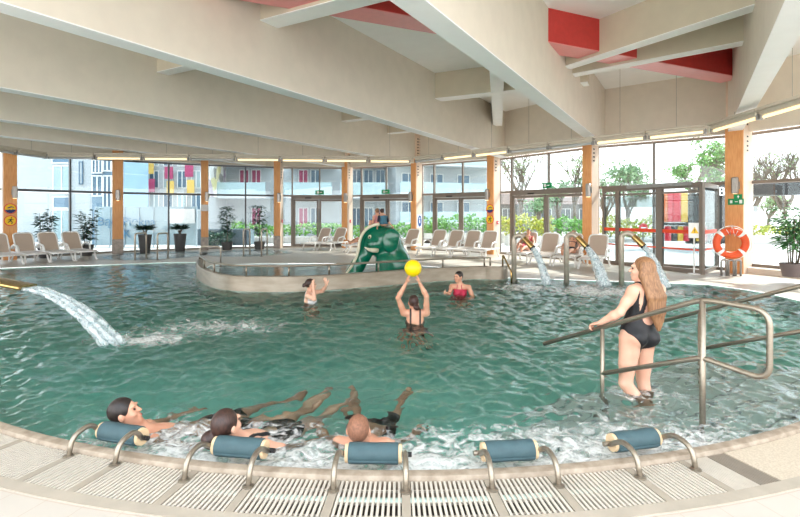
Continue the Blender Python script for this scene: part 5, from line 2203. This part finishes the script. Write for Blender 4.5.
spart(716, 776, 182, 196, SD_, 'canopy', 3.0, 0)
spart(690, 742, 196, 244, mat('shop_glass', srgb(48, 42, 40), rough=.2, noise=.2), 'dark_glazing', .2, .3)
for (a, b_, m_) in ((652, 659, YEL), (659.5, 666, mat('shop_orange', srgb(230, 120, 60), rough=.6, noise=.05)), (666.5, 671, SIGNR), (671.5, 679, SIGNR), (679.5, 686, mat('shop_yellow', srgb(240, 190, 60), rough=.6, noise=.05))):
    spart(a, b_, 192, 222, m_, 'striped_panel', .12, -.1)
for k in range(9):
    spart(664 + 6 * k, 669.4 + 6 * k, 226, 241, (SIGNR, SD_, MATS['shop_yellow'])[k % 3], 'striped_panel', .12, -.1)
spart(664, 720, 222.5, 225.5, SD_, 'ledge', .5, -.1)
for px in (651, 690, 716):
    spart(px, px + 2.2, 190, 244, SD_, 'post', .15, -.2)
yB = ys - 1.56
text('B', SIGNW, shop, (X(718.4, yB) - s0, -1.56, EYE - (195.5 - HOR) * yB / F + .03), .56, ext=.02)
spart(775, 800, 205, 212, mat('bench_grey', srgb(170, 170, 168), rough=.7, noise=.05), 'louvre_band', .2, 3)
# small round no-entry sign outside
q = P(643, 227, 23)
root = thing('road_sign', 'small round red no-entry sign on a post outside the vestibule', 'sign', (q.x, q.y, -.03))
MB().tube([(0, 0, 0), (0, 0, q.z + .03)], .03, 8).build('post', GREY, root)
o = disc(.2, y=-.04).build('red_disc', SIGNR, root)
o.location = (0, 0, q.z)
o = MB().box((0, -.055, q.z), (.24, .008, .06)).build('white_bar', SIGNW, root)

# ------------------------------------------------------------------ people
SKIN = mat('skin_fair', srgb(222, 168, 140), rough=.5, color2=srgb(210, 150, 122), scale=5, sss=.06)
SKINP = mat('skin_pale', srgb(232, 184, 158), rough=.5, color2=srgb(222, 166, 140), scale=5, sss=.06)
SKINW = mat('skin_warm', srgb(214, 156, 126), rough=.5, color2=srgb(202, 138, 110), scale=5, sss=.06)
HAIRB = mat('hair_blonde', srgb(160, 118, 82), rough=.5, color2=srgb(118, 80, 52), scale=7, stretch=(14, 14, 1))
HAIRD = mat('hair_dark', srgb(44, 32, 28), rough=.45, color2=srgb(26, 19, 17), scale=10, stretch=(8, 8, 2))
HAIRM = mat('hair_brown', srgb(72, 46, 38), rough=.45, color2=srgb(44, 28, 24), scale=10, stretch=(8, 8, 2))
HAIRS = mat('hair_stubble', srgb(146, 100, 76), rough=.7, color2=srgb(120, 80, 60), scale=60)
HAIRL = mat('hair_lightbrown', srgb(150, 108, 76), rough=.5, color2=srgb(120, 84, 58), scale=14)
CLBLK = mat('swim_black', srgb(26, 26, 30), rough=.55, noise=.2, scale=30)
CLRED = mat('swim_red', srgb(196, 44, 76), rough=.6, noise=.12, scale=20)
CLWHT = mat('swim_white', srgb(240, 232, 230), rough=.6, noise=.08, scale=20)
CLBRN = mat('swim_brown', srgb(62, 50, 44), rough=.6, noise=.15, scale=20)
CLPNK = mat('swim_pink', srgb(222, 150, 150), rough=.7, noise=.1, scale=20)
CLBLU = mat('swim_blue', srgb(66, 118, 140), rough=.7, noise=.12, scale=20)
CLNVY = mat('swim_navy', srgb(34, 38, 54), rough=.7, noise=.12, scale=20)
EYEM = mat('eye_dark', srgb(40, 30, 26), rough=.25, noise=.1)
LIPM = mat('lips', srgb(186, 96, 88), rough=.45, noise=.1)
A3 = lambda v: np.array(v, float)


def nz(v):
    v = A3(v)
    return v / (np.linalg.norm(v) + 1e-9)


def frame(fwd, up):
    u = nz(up)
    f = A3(fwd) - u * np.dot(A3(fwd), u)
    f = nz(f)
    r = np.cross(f, u)
    return np.stack([r, f, u], 1)          # columns: right, forward, up


def head_sdf(sd, hc, HM, s, chin=1.0):
    """hc: centre of the skull; HM: columns right, forward, up"""
    def H(x, y, z):
        return hc + HM @ (A3((x, y, z)) * s)
    sd.ell(H(0, -.008, .02), A3((.074, .094, .092)) * s, HM, k=.02 * s)
    sd.ell(H(0, .03, -.045), A3((.056, .062, .07)) * s, HM, k=.03 * s)
    sd.ell(H(0, .066, -.092), A3((.026, .024, .022)) * s, HM, k=.03 * s)      # chin
    sd.cap(H(0, .088, .012), H(0, .108, -.022), .008 * s, .0125 * s, k=.014 * s)    # nose
    for x in (-1, 1):
        sd.ell(H(x * .03, .085, .03), A3((.026, .014, .009)) * s, HM, k=.014 * s)     # brow
        sd.ell(H(x * .031, .09, .006), A3((.017, .012, .011)) * s, HM, k=.01 * s, sub=True)
        sd.ell(H(x * .04, .066, -.03), A3((.022, .022, .02)) * s, HM, k=.02 * s)      # cheek
        sd.ell(H(x * .077, -.008, -.008), A3((.011, .02, .032)) * s, HM, k=.008 * s)   # ear
    sd.ell(H(0, .092, -.058), A3((.022, .01, .011)) * s, HM, k=.01 * s)
    return H


def hand(sd, wr, d, pn, s, curl=.3, side=1, spread=1.0):
    """wr wrist, d pointing direction, pn palm normal; curl in radians per joint"""
    d, pn = nz(d), nz(A3(pn) - nz(d) * np.dot(A3(pn), nz(d)))
    w = np.cross(d, pn) * side
    pc = wr + d * .05 * s
    M = np.stack([w, d, pn], 1)
    sd.ell(pc, A3((.039, .052, .016)) * s, M, k=.015 * s)
    for i, (o, L) in enumerate(((.029, .068), (.010, .078), (-.010, .072), (-.028, .056))):
        a = wr + d * .088 * s + w * o * s
        dd = nz(d + w * o * 3.0 * spread)
        c, q = curl, a
        for j, f in enumerate((.45, .32, .23)):
            v = nz(dd * math.cos(c) + pn * math.sin(c))
            e = q + v * L * f * s
            sd.cap(q, e, (.0092 - .0008 * j) * s, (.0084 - .0008 * j) * s, k=.004 * s)
            q = e
            c += curl
    t0 = wr + d * .03 * s + w * .03 * s
    t1 = t0 + (d * .6 + w * .75 + pn * .25) * .036 * s
    t2 = t1 + (d * .85 + w * .25 + pn * (.2 + curl * .5)) * .032 * s
    sd.cap(t0, t1, .0125 * s, .0105 * s, k=.008 * s)
    sd.cap(t1, t2, .0105 * s, .0085 * s, k=.004 * s)


def person(J, label, s=1.0, vox=.009, female=True, skin=SKIN, face=(0, 1, 0), headup=None, build=1.0, curl=(.3, .3), palm=(None, None),
           hair=None, hairm=HAIRD, clothes=(), bust=1.0, group=None, origin=None, feet=True):
    """J: dict of joints in place coordinates: pelvis, neck, head, shL shR elL elR wrL wrR hiL hiR knL knR anL anR, toeL toeR"""
    J = {k: A3(v) for k, v in J.items()}
    o0 = A3(origin) if origin is not None else J['pelvis']
    up = nz(J['neck'] - J['pelvis'])
    right = nz(J['shR'] - J['shL'])
    right = nz(right - up * np.dot(right, up))
    fwd = np.cross(up, right)
    T = np.stack([right, fwd, up], 1)
    L = np.linalg.norm(J['neck'] - J['pelvis'])
    B = build

    def Tp(x, y, z):        # torso frame: z as a fraction of pelvis-neck length
        return J['pelvis'] + T @ A3((x * s, y * s, 0)) + (J['neck'] - J['pelvis']) * z
    hw = 1.0 if female else .94
    cw = 1.0 if female else 1.12

    def torso(sd):
        sd.ell(Tp(0, 0, .66), A3((.138 * cw * B, .098 * B, .165)) * s, T, k=.03 * s)
        sd.ell(Tp(0, .005, .84), A3((.125 * cw * B, .075 * B, .08)) * s, T, k=.04 * s)
        sd.ell(Tp(0, .004, .34), A3((.118 * B * (1 if female else 1.1), .088 * B, .13)) * s, T, k=.05 * s)
        sd.ell(Tp(0, -.005, .06), A3((.158 * hw * B, .108 * B, .125)) * s, T, k=.06 * s)
        for x in (-1, 1):
            sd.ell(Tp(x * .072 * B, -.062 * B, -.07), A3((.085 * B, .078 * B, .088)) * s, T, k=.03 * s)      # seat
            if female:
                sd.ell(Tp(x * .066, .082, .68), A3((.062, .055, .062)) * s * bust, T, k=.03 * s)
            else:
                sd.ell(Tp(x * .07, .07, .74), A3((.075, .035, .055)) * s, T, k=.03 * s)
        for S in 'LR':
            sd.cap(Tp(0, 0, .94), J['sh' + S], .05 * s, .05 * s * B, k=.05 * s)
        sd.cap(Tp(0, -.01, .93), J['neck'] * .35 + J['head'] * .65, .054 * s * (1 if female else 1.15), .05 * s * (1 if female else 1.15), k=.035 * s)
        for S in 'LR':
            if 'kn' + S in J:
                sd.cap(J['hi' + S], J['hi' + S] * .45 + J['kn' + S] * .55, .092 * s * B, .07 * s * B, k=.035 * s)
    sd = SDF(vox)
    torso(sd)
    for i, S in enumerate('LR'):
        if 'el' + S in J:
            e, w, sh = J['el' + S], J['wr' + S], J['sh' + S]
            sd.cap(sh, sh * .5 + e * .5, .05 * s * B * cw, .043 * s * B, k=.03 * s)
            sd.cap(sh * .5 + e * .5, e, .043 * s * B, .035 * s * B, k=.02 * s)
            m_ = e * .7 + w * .3
            sd.cap(e, m_, .036 * s * B, .038 * s * B, k=.02 * s)
            sd.cap(m_, w, .038 * s * B, .0245 * s, k=.02 * s)
            pn = palm[i] if palm[i] is not None else -right * (-1 if S == 'L' else 1)
            hd = nz(w - e) if 'ha' + S not in J else nz(J['ha' + S] - w)
            hand(sd, w, hd, pn, s, curl[i], side=(1 if S == 'R' else -1))
        if 'kn' + S in J:
            h, k_, a = J['hi' + S], J['kn' + S], J['an' + S]
            sd.cap(h * .45 + k_ * .55, k_, .07 * s * B, .053 * s * B, k=.02 * s)
            m_ = k_ * .68 + a * .32
            back = -fwd * .012 * s
            sd.cap(k_, m_ + back, .051 * s * B, .054 * s * B, k=.02 * s)
            sd.cap(m_ + back, a, .054 * s * B, .033 * s, k=.02 * s)
            if feet:
                t = J.get('toe' + S, a + fwd * .15 * s - up * .06 * s)
                sd.cap(a, a * .3 + t * .7, .036 * s, .034 * s, k=.02 * s)
                sd.cap(a * .3 + t * .7, t, .034 * s, .024 * s, k=.02 * s)
                sd.cap(a, a - nz(t - a) * .04 * s - nz(J['kn' + S] - a) * .03 * s, .034 * s, .03 * s, k=.02 * s)
    HM = frame(face, headup if headup is not None else (J['head'] - J['neck']))
    H = head_sdf(sd, J['head'], HM, s)
    o = sdf_mesh(sd, 'person', skin, None, o0)
    o.location = o0
    tag(o, label, 'person', group)
    eb = Vector(o0)
    for x in (-1, 1):
        p = Vector(H(x * .031, .083, .006)) - eb
        MB().sphere(p, .0085 * s, 10, 7).build('eye', EYEM, o, smooth=True)
    a, b, c = (Vector(H(x, y, -.058)) - eb for x, y in ((-.02, .09), (0, .1), (.02, .09)))
    MB().tube([a, b, c], [.003 * s, .0065 * s, .003 * s], 8).build('lips', LIPM, o, smooth=True)
    # hair
    hs = SDF(vox * .9)
    if hair:
        tg = .955 if 'tight' in hair else 1.0
        hs.ell(H(0, -.012, .026) if 'tight' in hair else H(0, -.016, .03), A3((.081, .099, .098)) * s * tg, HM, k=.02 * s)
        hs.ell(H(0, .11, -.01), A3((.07, .085, .075)) * s, HM, k=.02 * s, sub=True)
        for x in (-1, 1):
            hs.ell(H(x * .1, .03, -.06), A3((.045, .05, .06)) * s, HM, k=.01 * s, sub=True)
        if 'bun' in hair:
            hs.ell(H(*hair['bun']), A3((.045, .045, .042)) * s * hair.get('bs', 1), HM, k=.015 * s)
            hs.ell(H(.015 + hair['bun'][0], hair['bun'][1] - .01, hair['bun'][2] - .02), A3((.03, .03, .03)) * s * hair.get('bs', 1), HM, k=.01 * s)
        for st_ in hair.get('locks', ()):
            for q0, q1, r0, r1 in st_:
                hs.cap(q0, q1, r0, r1, k=.02)
        sdf_mesh(hs, 'hair', hairm, o, o0)
    for (nm, cm, region, off) in clothes:
        cs = SDF(vox)
        torso(cs)
        Fd, lo, ax = cs.field()
        X, Y, Z = np.meshgrid(*ax, indexing='ij')
        Q = (np.stack([X, Y, Z], -1) - J['pelvis']) @ T / s
        Q[..., 2] *= s / L
        # smooth swimwear surface; local z in fractions of the torso length
        R = region(Q[..., 0], Q[..., 1], Q[..., 2])
        fd = np.maximum(Fd - off, R)
        V, F4 = nets(fd.astype(np.float32), lo, vox)
        if len(V):
            mesh_from(V, F4, nm, cm, o, o0)
    return o


def mx(*a):
    r = a[0]
    for b in a[1:]:
        r = np.maximum(r, b)
    return r


def mn(*a):
    r = a[0]
    for b in a[1:]:
        r = np.minimum(r, b)
    return r


def one_piece(x, y, z, low=.30, front=.72, sx=.085, curve=.42):
    ax = np.abs(x)
    leg = (-.36 + 2.2 * ax - .04 * np.clip(-y / .05, 0, 1)) - z                         # high cut legs
    topb = z - (low + (ax / .125) ** 3 * curve)
    topf = z - front
    body_ = mx(leg * .4, np.where(y < .0, topb, topf) * .4)
    strap = mx(np.abs(ax - sx) - .016, .25 - z, z - 1.05)
    return mn(body_, strap)


def bikini_bottom(x, y, z):
    ax = np.abs(x)
    return mx(((-.30 + 2.0 * ax) - z) * .4, (z - .12) * .4)


def bikini_top(x, y, z, zc=.68):
    ax = np.abs(x)
    cup = mx(np.abs(z - zc) * .45 - .062 + ax * .05, -y)
    band = np.abs(z - (zc - .11)) * .45 - .010
    strap = mx(np.abs(ax - .06 + np.maximum(z - .8, 0) * .1) - .008, zc - z, z - 1.0)
    return mn(cup, band, strap)


def trunks(x, y, z):
    return mx((z - .10) * .4, (-.62 - z) * .4)


def shirt(x, y, z):
    return mx((.0 - z) * .4, (z - .93) * .4)


# --- standing woman at the stair railing
d = nz((-.40, .92, 0))
rv = A3((d[1], -d[0], 0))
pel = A3((2.25, 4.74, .535))
nk = A3((2.32, 4.715, .985))
hd = A3((2.285, 4.71, 1.125))
J = dict(pelvis=pel, neck=nk, head=hd, shL=nk - rv * .165 + A3((0, 0, -.055)), shR=nk + rv * .165 + A3((0, 0, -.06)),
         elL=(2.045, 4.65, .735), wrL=(1.905, 4.755, .615), haL=(1.85, 4.83, .585), elR=(2.47, 5.0, .70), wrR=(2.34, 5.06, .50),
         hiL=pel - rv * .088 + A3((0, 0, -.06)), hiR=pel + rv * .088 + A3((0, 0, -.06)),
         knL=(2.12, 4.70, .06), anL=(2.34, 4.72, -.30), knR=(2.36, 4.86, .04), anR=(2.40, 4.84, -.40),
         toeL=(2.25, 4.80, -.36), toeR=(2.29, 4.94, -.46))
# long straight hair down the back
bk = -d
locks = []
for f in np.linspace(-1, 1, 9):
    p0 = hd + A3((0, 0, .06)) + bk * .045 + rv * f * .05
    p1 = hd + A3((0, 0, -.05)) + bk * (.085 - .02 * abs(f)) + rv * f * .082
    p2 = nk + A3((0, 0, -.10)) + bk * (.135 - .02 * abs(f)) + rv * (f * .085)
    p3 = nk + A3((0, 0, -.24)) + bk * (.135 - .02 * abs(f)) + rv * (f * .078 + .005)
    p4 = nk + A3((0, 0, -.36 - .05 * math.cos(f * 2.2))) + bk * .125 + rv * (f * .05 + .015)
    locks.append([(p0, p1, .030, .028), (p1, p2, .028, .027), (p2, p3, .027, .024), (p3, p4, .024, .008)])
wom = person(J, 'standing woman in a black swimsuit with long blonde hair, hand on the steel railing', s=1.0, vox=.0075, skin=SKINP, face=(-.86, .5, -.12), headup=(0.05, -.05, 1),
             build=1.13, curl=(.75, .25), palm=((0, 0, -1), None), hair={'locks': locks}, hairm=HAIRB,
             clothes=[('swimsuit', CLBLK, lambda x, y, z: one_piece(x, y, z, low=.22), .006)])

# --- woman holding the ball
J = dict(pelvis=(.23, 7.72, -.40), neck=(.235, 7.70, .175), head=(.205, 7.70, .285), shL=(.06, 7.69, .13), shR=(.405, 7.69, .13),
         elL=(-.03, 7.60, .375), wrL=(.09, 7.55, .60), haL=(.125, 7.56, .70), elR=(.40, 7.58, .405), wrR=(.295, 7.55, .61), haR=(.265, 7.56, .70),
         hiL=(.14, 7.72, -.44), hiR=(.32, 7.72, -.44), knL=(.13, 7.8, -.80), knR=(.33, 7.8, -.80), anL=(.13, 7.72, -1.16), anR=(.33, 7.72, -1.16), toeL=(.12, 7.88, -1.2), toeR=(.34, 7.88, -1.2))
person(J, 'woman seen from behind in dark straps lifting the yellow ball with both hands', s=.97, vox=.01, skin=SKIN, face=(-.25, .95, .12), headup=(0, .05, 1), build=1.06,
       curl=(.2, .2), palm=((.8, .25, .5), (-.8, .25, .5)), hair={'bun': (0.02, -.10, -.06), 'bs': 1.1}, hairm=HAIRM,
       clothes=[('swimsuit', CLBRN, lambda x, y, z: one_piece(x, y, z, low=.60, curve=.1, sx=.075), .007)])

# --- woman at the left of the game, both hands raised
J = dict(pelvis=(-1.76, 9.62, -.42), neck=(-1.74, 9.6, .155), head=(-1.715, 9.6, .29), shL=(-1.73, 9.76, .105), shR=(-1.74, 9.44, .105),
         elR=(-1.60, 9.36, .05), wrR=(-1.63, 9.40, .29), haR=(-1.645, 9.43, .39), elL=(-1.52, 9.80, .14), wrL=(-1.42, 9.72, .28), haL=(-1.45, 9.68, .38),
         hiL=(-1.76, 9.71, -.5), hiR=(-1.76, 9.53, -.5), knL=(-1.68, 9.71, -.85), knR=(-1.68, 9.53, -.85), anL=(-1.76, 9.71, -1.18), anR=(-1.76, 9.53, -1.18), toeL=(-1.6, 9.71, -1.22), toeR=(-1.6, 9.53, -1.22))
person(J, 'woman in a white bikini by the island wall with both hands raised and hair bun', s=.97, vox=.011, skin=SKINP, face=(.95, .2, .1), headup=(0, 0, 1), hair={'bun': (0, -.125, .0), 'bs': .85}, hairm=HAIRM,
       curl=(.35, .45), palm=((-.3, 1, 0), (.3, .6, 0)), clothes=[('bikini_top', CLWHT, bikini_top, .008), ('bikini_bottom', CLWHT, bikini_bottom, .007)])

# --- woman in the red bikini
J = dict(pelvis=(1.28, 10.52, -.40), neck=(1.26, 10.48, .185), head=(1.225, 10.46, .335), shR=(1.09, 10.53, .125), shL=(1.43, 10.40, .125),
         elR=(1.02, 10.36, .0), wrR=(.93, 10.14, .05), haR=(.88, 10.05, .07), elL=(1.52, 10.30, -.10), wrL=(1.38, 10.12, -.14),
         hiL=(1.37, 10.49, -.48), hiR=(1.19, 10.55, -.48), knL=(1.36, 10.42, -.85), knR=(1.16, 10.48, -.85), anL=(1.38, 10.5, -1.18), anR=(1.18, 10.56, -1.18), toeL=(1.33, 10.36, -1.22), toeR=(1.13, 10.42, -1.22))
person(J, 'woman in a red halter bikini standing in the water facing the ball', s=.97, vox=.011, skin=SKIN, face=(-.75, -.62, .12), headup=(0, 0, 1), hair={'bun': (0, -.1, .05), 'bs': .7}, hairm=HAIRD,
       curl=(.4, .3), clothes=[('bikini_top', CLRED, lambda x, y, z: bikini_top(x, y, z, .70), .010), ('bikini_bottom', CLRED, bikini_bottom, .007)])


# --- people lying back on the headrests
def lying(k, label, hdpx, face, body_dir, dz, spread, female, skin, hair, hairm, clothes, s=1.0, headY=None, armo=.32, facez=.5, hz=None, yaw=None, turn=0.0, sh=None):
    hy = headY
    hd = A3(P(hdpx[0], hdpx[1], hy))
    bd = nz(body_dir)
    side = nz(np.cross(bd, (0, 0, 1)))             # to the right when looking along the body from the head ... lying on the back
    nk = hd + bd * .13 * s + A3((0, 0, -.19 if k == 0 else -.16))
    pel = nk + bd * .50 * s + A3((0, 0, dz[0]))
    J = dict(head=hd, neck=nk, pelvis=pel)
    fw = nz(np.cross(side, bd)) * 1.0
    J['shL'] = nk + side * .17 * s + bd * .05 * s + A3((0, 0, -.01))
    J['shR'] = nk - side * .17 * s + bd * .05 * s + A3((0, 0, -.01))
    for S, q in (('L', 1), ('R', -1)):
        J['el' + S] = J['sh' + S] + side * q * armo * .5 + bd * .2 + A3((0, 0, -.09))
        J['wr' + S] = J['el' + S] + side * q * armo * .25 + bd * .20 + A3((0, 0, -.02))
        J['hi' + S] = pel + side * q * .09 * s + bd * .03
        J['kn' + S] = pel + side * q * (.10 + spread * .5) + bd * .44 * s + A3((0, 0, dz[1]))
        J['an' + S] = pel + side * q * (.09 + spread) + bd * .84 * s + A3((0, 0, dz[2]))
        J['toe' + S] = J['an' + S] + bd * .09 + A3((0, 0, .12))
    return person(J, label, s=s, vox=.0095, female=female, skin=skin, face=face, headup=-bd + A3((0, 0, .3)) if yaw is None else yaw, hair=hair, hairm=hairm, clothes=clothes,
                  palm=((0, 0, -1), (0, 0, -1)))


lying(0, 'dark-haired man lying back on the leftmost headrest, looking to the right', (125, 413), (.93, .20, .32), (.82, .58, -.06), (-.14, .02, .05), .06, False, SKIN, {'x': 1}, HAIRD,
      [('swim_trunks', CLBLK, trunks, .012)], headY=3.80, yaw=(-.35, -.1, .95))
lying(1, 'woman with a dark brown bun lying back on the second headrest from the left', (226.5, 425), (.5, .86, .1), (.42, .90, -.10), (-.17, .02, .06), .05, True, SKINP, {'bun': (-.055, -.105, -.06), 'bs': 1.4}, HAIRM,
      [('swimsuit', CLBLK, lambda x, y, z: one_piece(x, y, z, low=.3), .007)], headY=3.52, yaw=(-.05, -.25, .97))
lying(2, 'shaven-headed man seen from behind lying back on the middle headrest', (358.5, 430), (.02, .96, .28), (.06, .99, -.10), (-.18, .03, .05), .2, False, SKIN, {'tight': 1}, HAIRS,
      [('swim_trunks', CLBLK, trunks, .012)], headY=3.52, yaw=(0, -.3, .95))

# --- two children on top of the elephant slide
kb = A3((-.49, 14.36, 1.33))
fd_ = nz((-.55, .83, 0))
rt = A3((fd_[1], -fd_[0], 0))
for (o_, lab, cl, cm, fem, hm, px_, reach_) in ((kb, 'small boy in a blue swim shirt with dark sleeves sitting on the elephant slide', 'swim_shirt', CLBLU, False, HAIRM, (381.8, 211.6), True),
                                       (kb + A3((-.16, .10, .0)), 'small girl in pink sitting beside the boy on the elephant slide', 'swimsuit', CLPNK, True, HAIRL, (377, 211.4), False)):
    nk = o_ + A3((.0, -.02, .285))
    hd_ = A3(P(px_[0], px_[1], float(nk[1])))
    J = dict(pelvis=o_ + A3((0, 0, .06)), neck=nk, head=hd_, shL=nk - rt * .115 + A3((0, 0, -.045)), shR=nk + rt * .115 + A3((0, 0, -.045)))
    for S, q in (('L', -1), ('R', 1)):
        e = J['sh' + S] + rt * q * .05 + A3((0, 0, -.14)) - fd_ * .02
        J['el' + S] = e
        J['wr' + S] = e + A3((.10 if (reach_ and q > 0) else q * .02, -.05, -.11))
        h = o_ + rt * q * .055 + A3((0, 0, .05))
        J['hi' + S] = h
        J['kn' + S] = h + fd_ * .22 + rt * q * .05 + A3((0, 0, .05))
        J['an' + S] = J['kn' + S] + fd_ * .10 + A3((0, 0, -.22))
    cl_ = [(cl, cm, (lambda x, y, z: mx((-.12 - z) * .4, (z - 1.02 + np.abs(x) * .5) * .4)) if not fem else (lambda x, y, z: one_piece(x, y, z, low=.6)), .007)]
    o = person(J, lab, s=.74, vox=.009, female=False, skin=SKIN, face=tuple(fd_), headup=(0, 0, 1), build=1.0, hair={'x': 1}, hairm=hm, clothes=cl_, curl=(.3, .3))
    if not fem:
        for S in 'LR':
            sl = SDF(.009)
            sl.cap(J['sh' + S], J['el' + S], .047, .036, k=.01)
            sdf_mesh(sl, 'sleeve', CLNVY, o, J['pelvis'])

# --- sunbathers on the loungers
def on_lounger(k, x, y, z):
    o, rz = LPOS[k]
    return A3((o.x + x * math.cos(rz) - y * math.sin(rz), o.y + x * math.sin(rz) + y * math.cos(rz), z))


for (k, lab, fem, hm, cl, hair) in ((14, 'sunbather in a dark bikini lying on a lounger between two water spouts', True, HAIRL, [('bikini_top', CLNVY, lambda x, y, z: bikini_top(x, y, z, .68), .010), ('bikini_bottom', CLNVY, bikini_bottom, .008)], {'bun': (0, -.09, .06), 'bs': .8}),
                              (12, 'sunbather lying on the lounger right behind the pillar with yellow stickers', True, HAIRM, [('swimsuit', CLRED, lambda x, y, z: one_piece(x, y, z, low=.3), .008)], {'bun': (0, -.09, .06), 'bs': .8}),
                              (6, 'person in dark trunks lying on the lounger left of the elephant slide', False, HAIRD, [('swim_trunks', CLBLK, trunks, .012)], {'x': 1})):
    J = dict(pelvis=on_lounger(k, .12, 0, .475), neck=on_lounger(k, .43, 0, .86), head=on_lounger(k, .50, 0, 1.0))
    for S, q in (('L', 1), ('R', -1)):
        J['sh' + S] = on_lounger(k, .41, q * .165, .80)
        J['el' + S] = on_lounger(k, .22, q * .27, .62)
        J['wr' + S] = on_lounger(k, -.02, q * .24, .55)
        J['hi' + S] = on_lounger(k, .08, q * .09, .455)
        J['kn' + S] = on_lounger(k, -.30, q * .10, .60 if q > 0 else .50)
        J['an' + S] = on_lounger(k, -.66, q * .09, .41)
        J['toe' + S] = on_lounger(k, -.74, q * .11, .52)
    fwd_ = on_lounger(k, -1, 0, 1.1) - on_lounger(k, 0, 0, 1.0)
    person(J, lab, s=.95, vox=.012, female=fem, skin=SKIN, face=fwd_, headup=on_lounger(k, .35, 0, 1.0) - on_lounger(k, 0, 0, 0), hair=hair, hairm=hm, clothes=cl, palm=((0, 0, -1), (0, 0, -1)))
